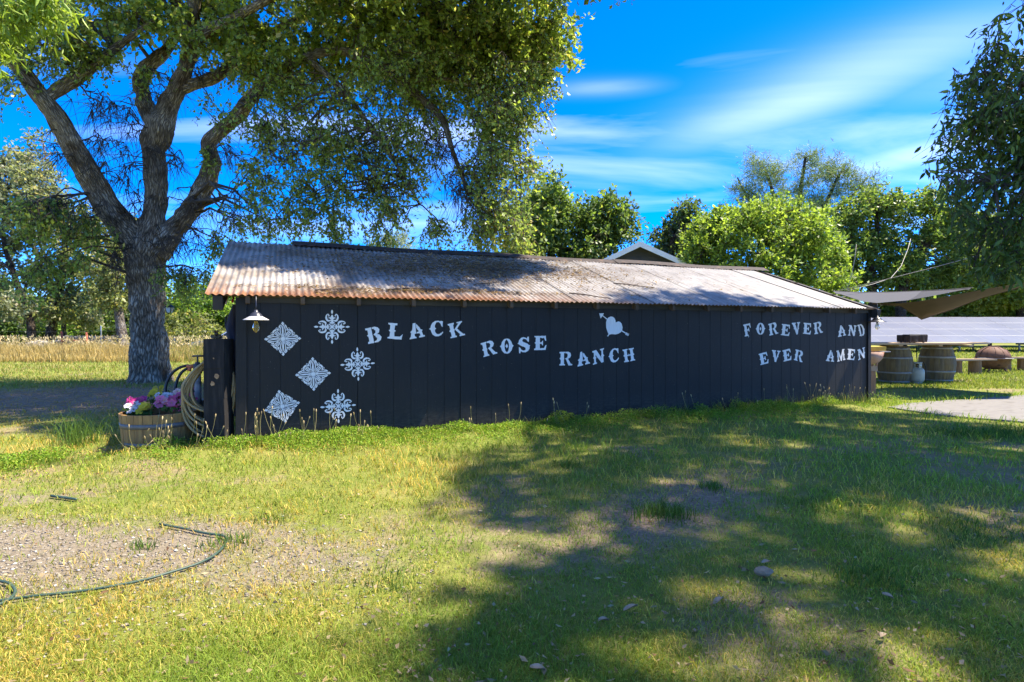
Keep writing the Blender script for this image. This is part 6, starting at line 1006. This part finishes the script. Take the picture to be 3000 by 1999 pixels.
def roof_litter():
    N = 10500; x = np.concatenate([3.0+1.25*RNG.normal(size=int(N*.55)), SIDE0+1.4+7*RNG.rand(N-int(N*.55))]); s = np.concatenate([1.75+.50*RNG.normal(size=int(N*.55)), 2.7*RNG.rand(N-int(N*.55))])
    dens = np.ones(len(x)); dens[int(N*.55):] = np.clip(vnoise(x[int(N*.55):], s[int(N*.55):], .5, 81)*2.4-1.15, 0, 1)*np.clip((6.5-x[int(N*.55):])/4, .05, 1); ok = (s > .03) & (s < 2.68) & (x > SIDE0+.1) & (x < SIDE1-.2) & (RNG.rand(len(x)) < dens)
    # a drift of twigs caught low on the sheets
    x2 = 1.9+1.0*RNG.normal(size=700); s2 = .33+.045*RNG.normal(size=700)+.03*np.sin(x2*3); x3 = 1.05+.25*RNG.normal(size=130); s3 = .14+.04*RNG.normal(size=130); x = np.concatenate([x[ok], x2, x3]); s = np.concatenate([s[ok], s2, s3]); q = (x > -.1) & (s > .01); x, s = x[q], s[q]; n = len(x)
    ca = math.atan(SLOPE); y = -OH+s*math.cos(ca); z = EZ+s*math.sin(ca)+.018+.012*RNG.rand(n); a = RNG.normal(size=n)*.9; L = .025+.06*RNG.rand(n)**2; dx = np.cos(a)*L; ds = np.sin(a)*L; p0 = np.stack([x, y, z], 1); p1 = p0+np.stack([dx, ds*math.cos(ca), ds*math.sin(ca)+.006*RNG.normal(size=n)], 1); u = np.linspace(0, 1, 3)[None, :, None]
    pth = p0[:, None]*(1-u)+p1[:, None]*u; pth[:, 1] += RNG.normal(size=(n, 3))*.006; V, Fq, _ = tubes_np(pth, np.full((n, 3), .0021)*(.6+.8*RNG.rand(n, 1)), 3); C = np.repeat(tint(n, (.16, .10, .055), (.34, .24, .13), (.07, .045, .03), .2), 9, 0)
    nl = 4200; k = RNG.randint(0, n, nl); V2, F2, C2 = leaves_np(p0[k]+RNG.normal(size=(nl, 3))*np.array([.05, .04, .004])+np.array([0, 0, -.004]), RNG.normal(size=(nl, 3))*np.array([1, 1, .2]), .02+.03*RNG.rand(nl), .012+.014*RNG.rand(nl), tint(nl, (.22, .13, .06), (.38, .26, .13)))
    V = np.vstack([V, V2]); Fq = np.vstack([Fq, F2+len(V)-len(V2)]); R3 = np.array([[WD.x, WN.x, 0], [WD.y, WN.y, 0], [0, 0, 1]]); o = np_mesh('roof_litter', V @ R3.T+np.array(WP), Fq, M_GRASS, col=np.vstack([C, C2])); tag(o, 'brown twigs and oak leaves lying on the corrugated roof', kind='stuff')
    tm = mat('dead_branch', (.12, .085, .06), (.07, .05, .04), 14, .9)
    rr = random.Random(9)
    for lab, x, s, L, a in (('long forked dead branch at the eave near the left lamp', .75, .17, .62, .25), ('dead branch lying in the twig drift on the lower roof', 1.75, .36, .8, -.05), ('crooked dead branch above the word rose', 4.05, .35, .55, -.35), ('dark dead branch right of the twig heap on the roof', 5.15, 1.0, .62, -.25), ('dead branch across the middle of the twig heap', 3.1, 1.6, .75, .1), ('thin dead branch low on the roof above the word black', 2.75, .62, .5, .45)):
        def pt(xx, ss, h=.03): q = WP+WD*xx+WN*(-OH+ss*math.cos(ca)); return Vector((q.x, q.y, EZ+ss*math.sin(ca)+h))
        root = thing('dead_branch', lab, 'branch', pt(x, s, 0), 0, 'dead branches on the roof'); o0 = pt(x, s, 0)
        m = [(x+L*f*math.cos(a)+.02*math.sin(9*f+x), max(.03, s+L*f*math.sin(a)+.02*math.sin(6*f))) for f in [i/6 for i in range(7)]]; MB().tube([pt(*q)-o0 for q in m], [.009, .0085, .008, .007, .006, .005, .003], 5).build('stem', tm, root)
        for j in (2, 3, 5):
            b = a+rr.choice((-1, 1))*rr.uniform(.5, .9); l2 = L*rr.uniform(.2, .35); MB().tube([pt(m[j][0]+l2*f*math.cos(b), max(.03, m[j][1]+l2*f*math.sin(b)), .03+.02*f)-o0 for f in (0, .5, 1)], [.005, .004, .002], 4).build('side_twig', tm, root)
roof_litter()
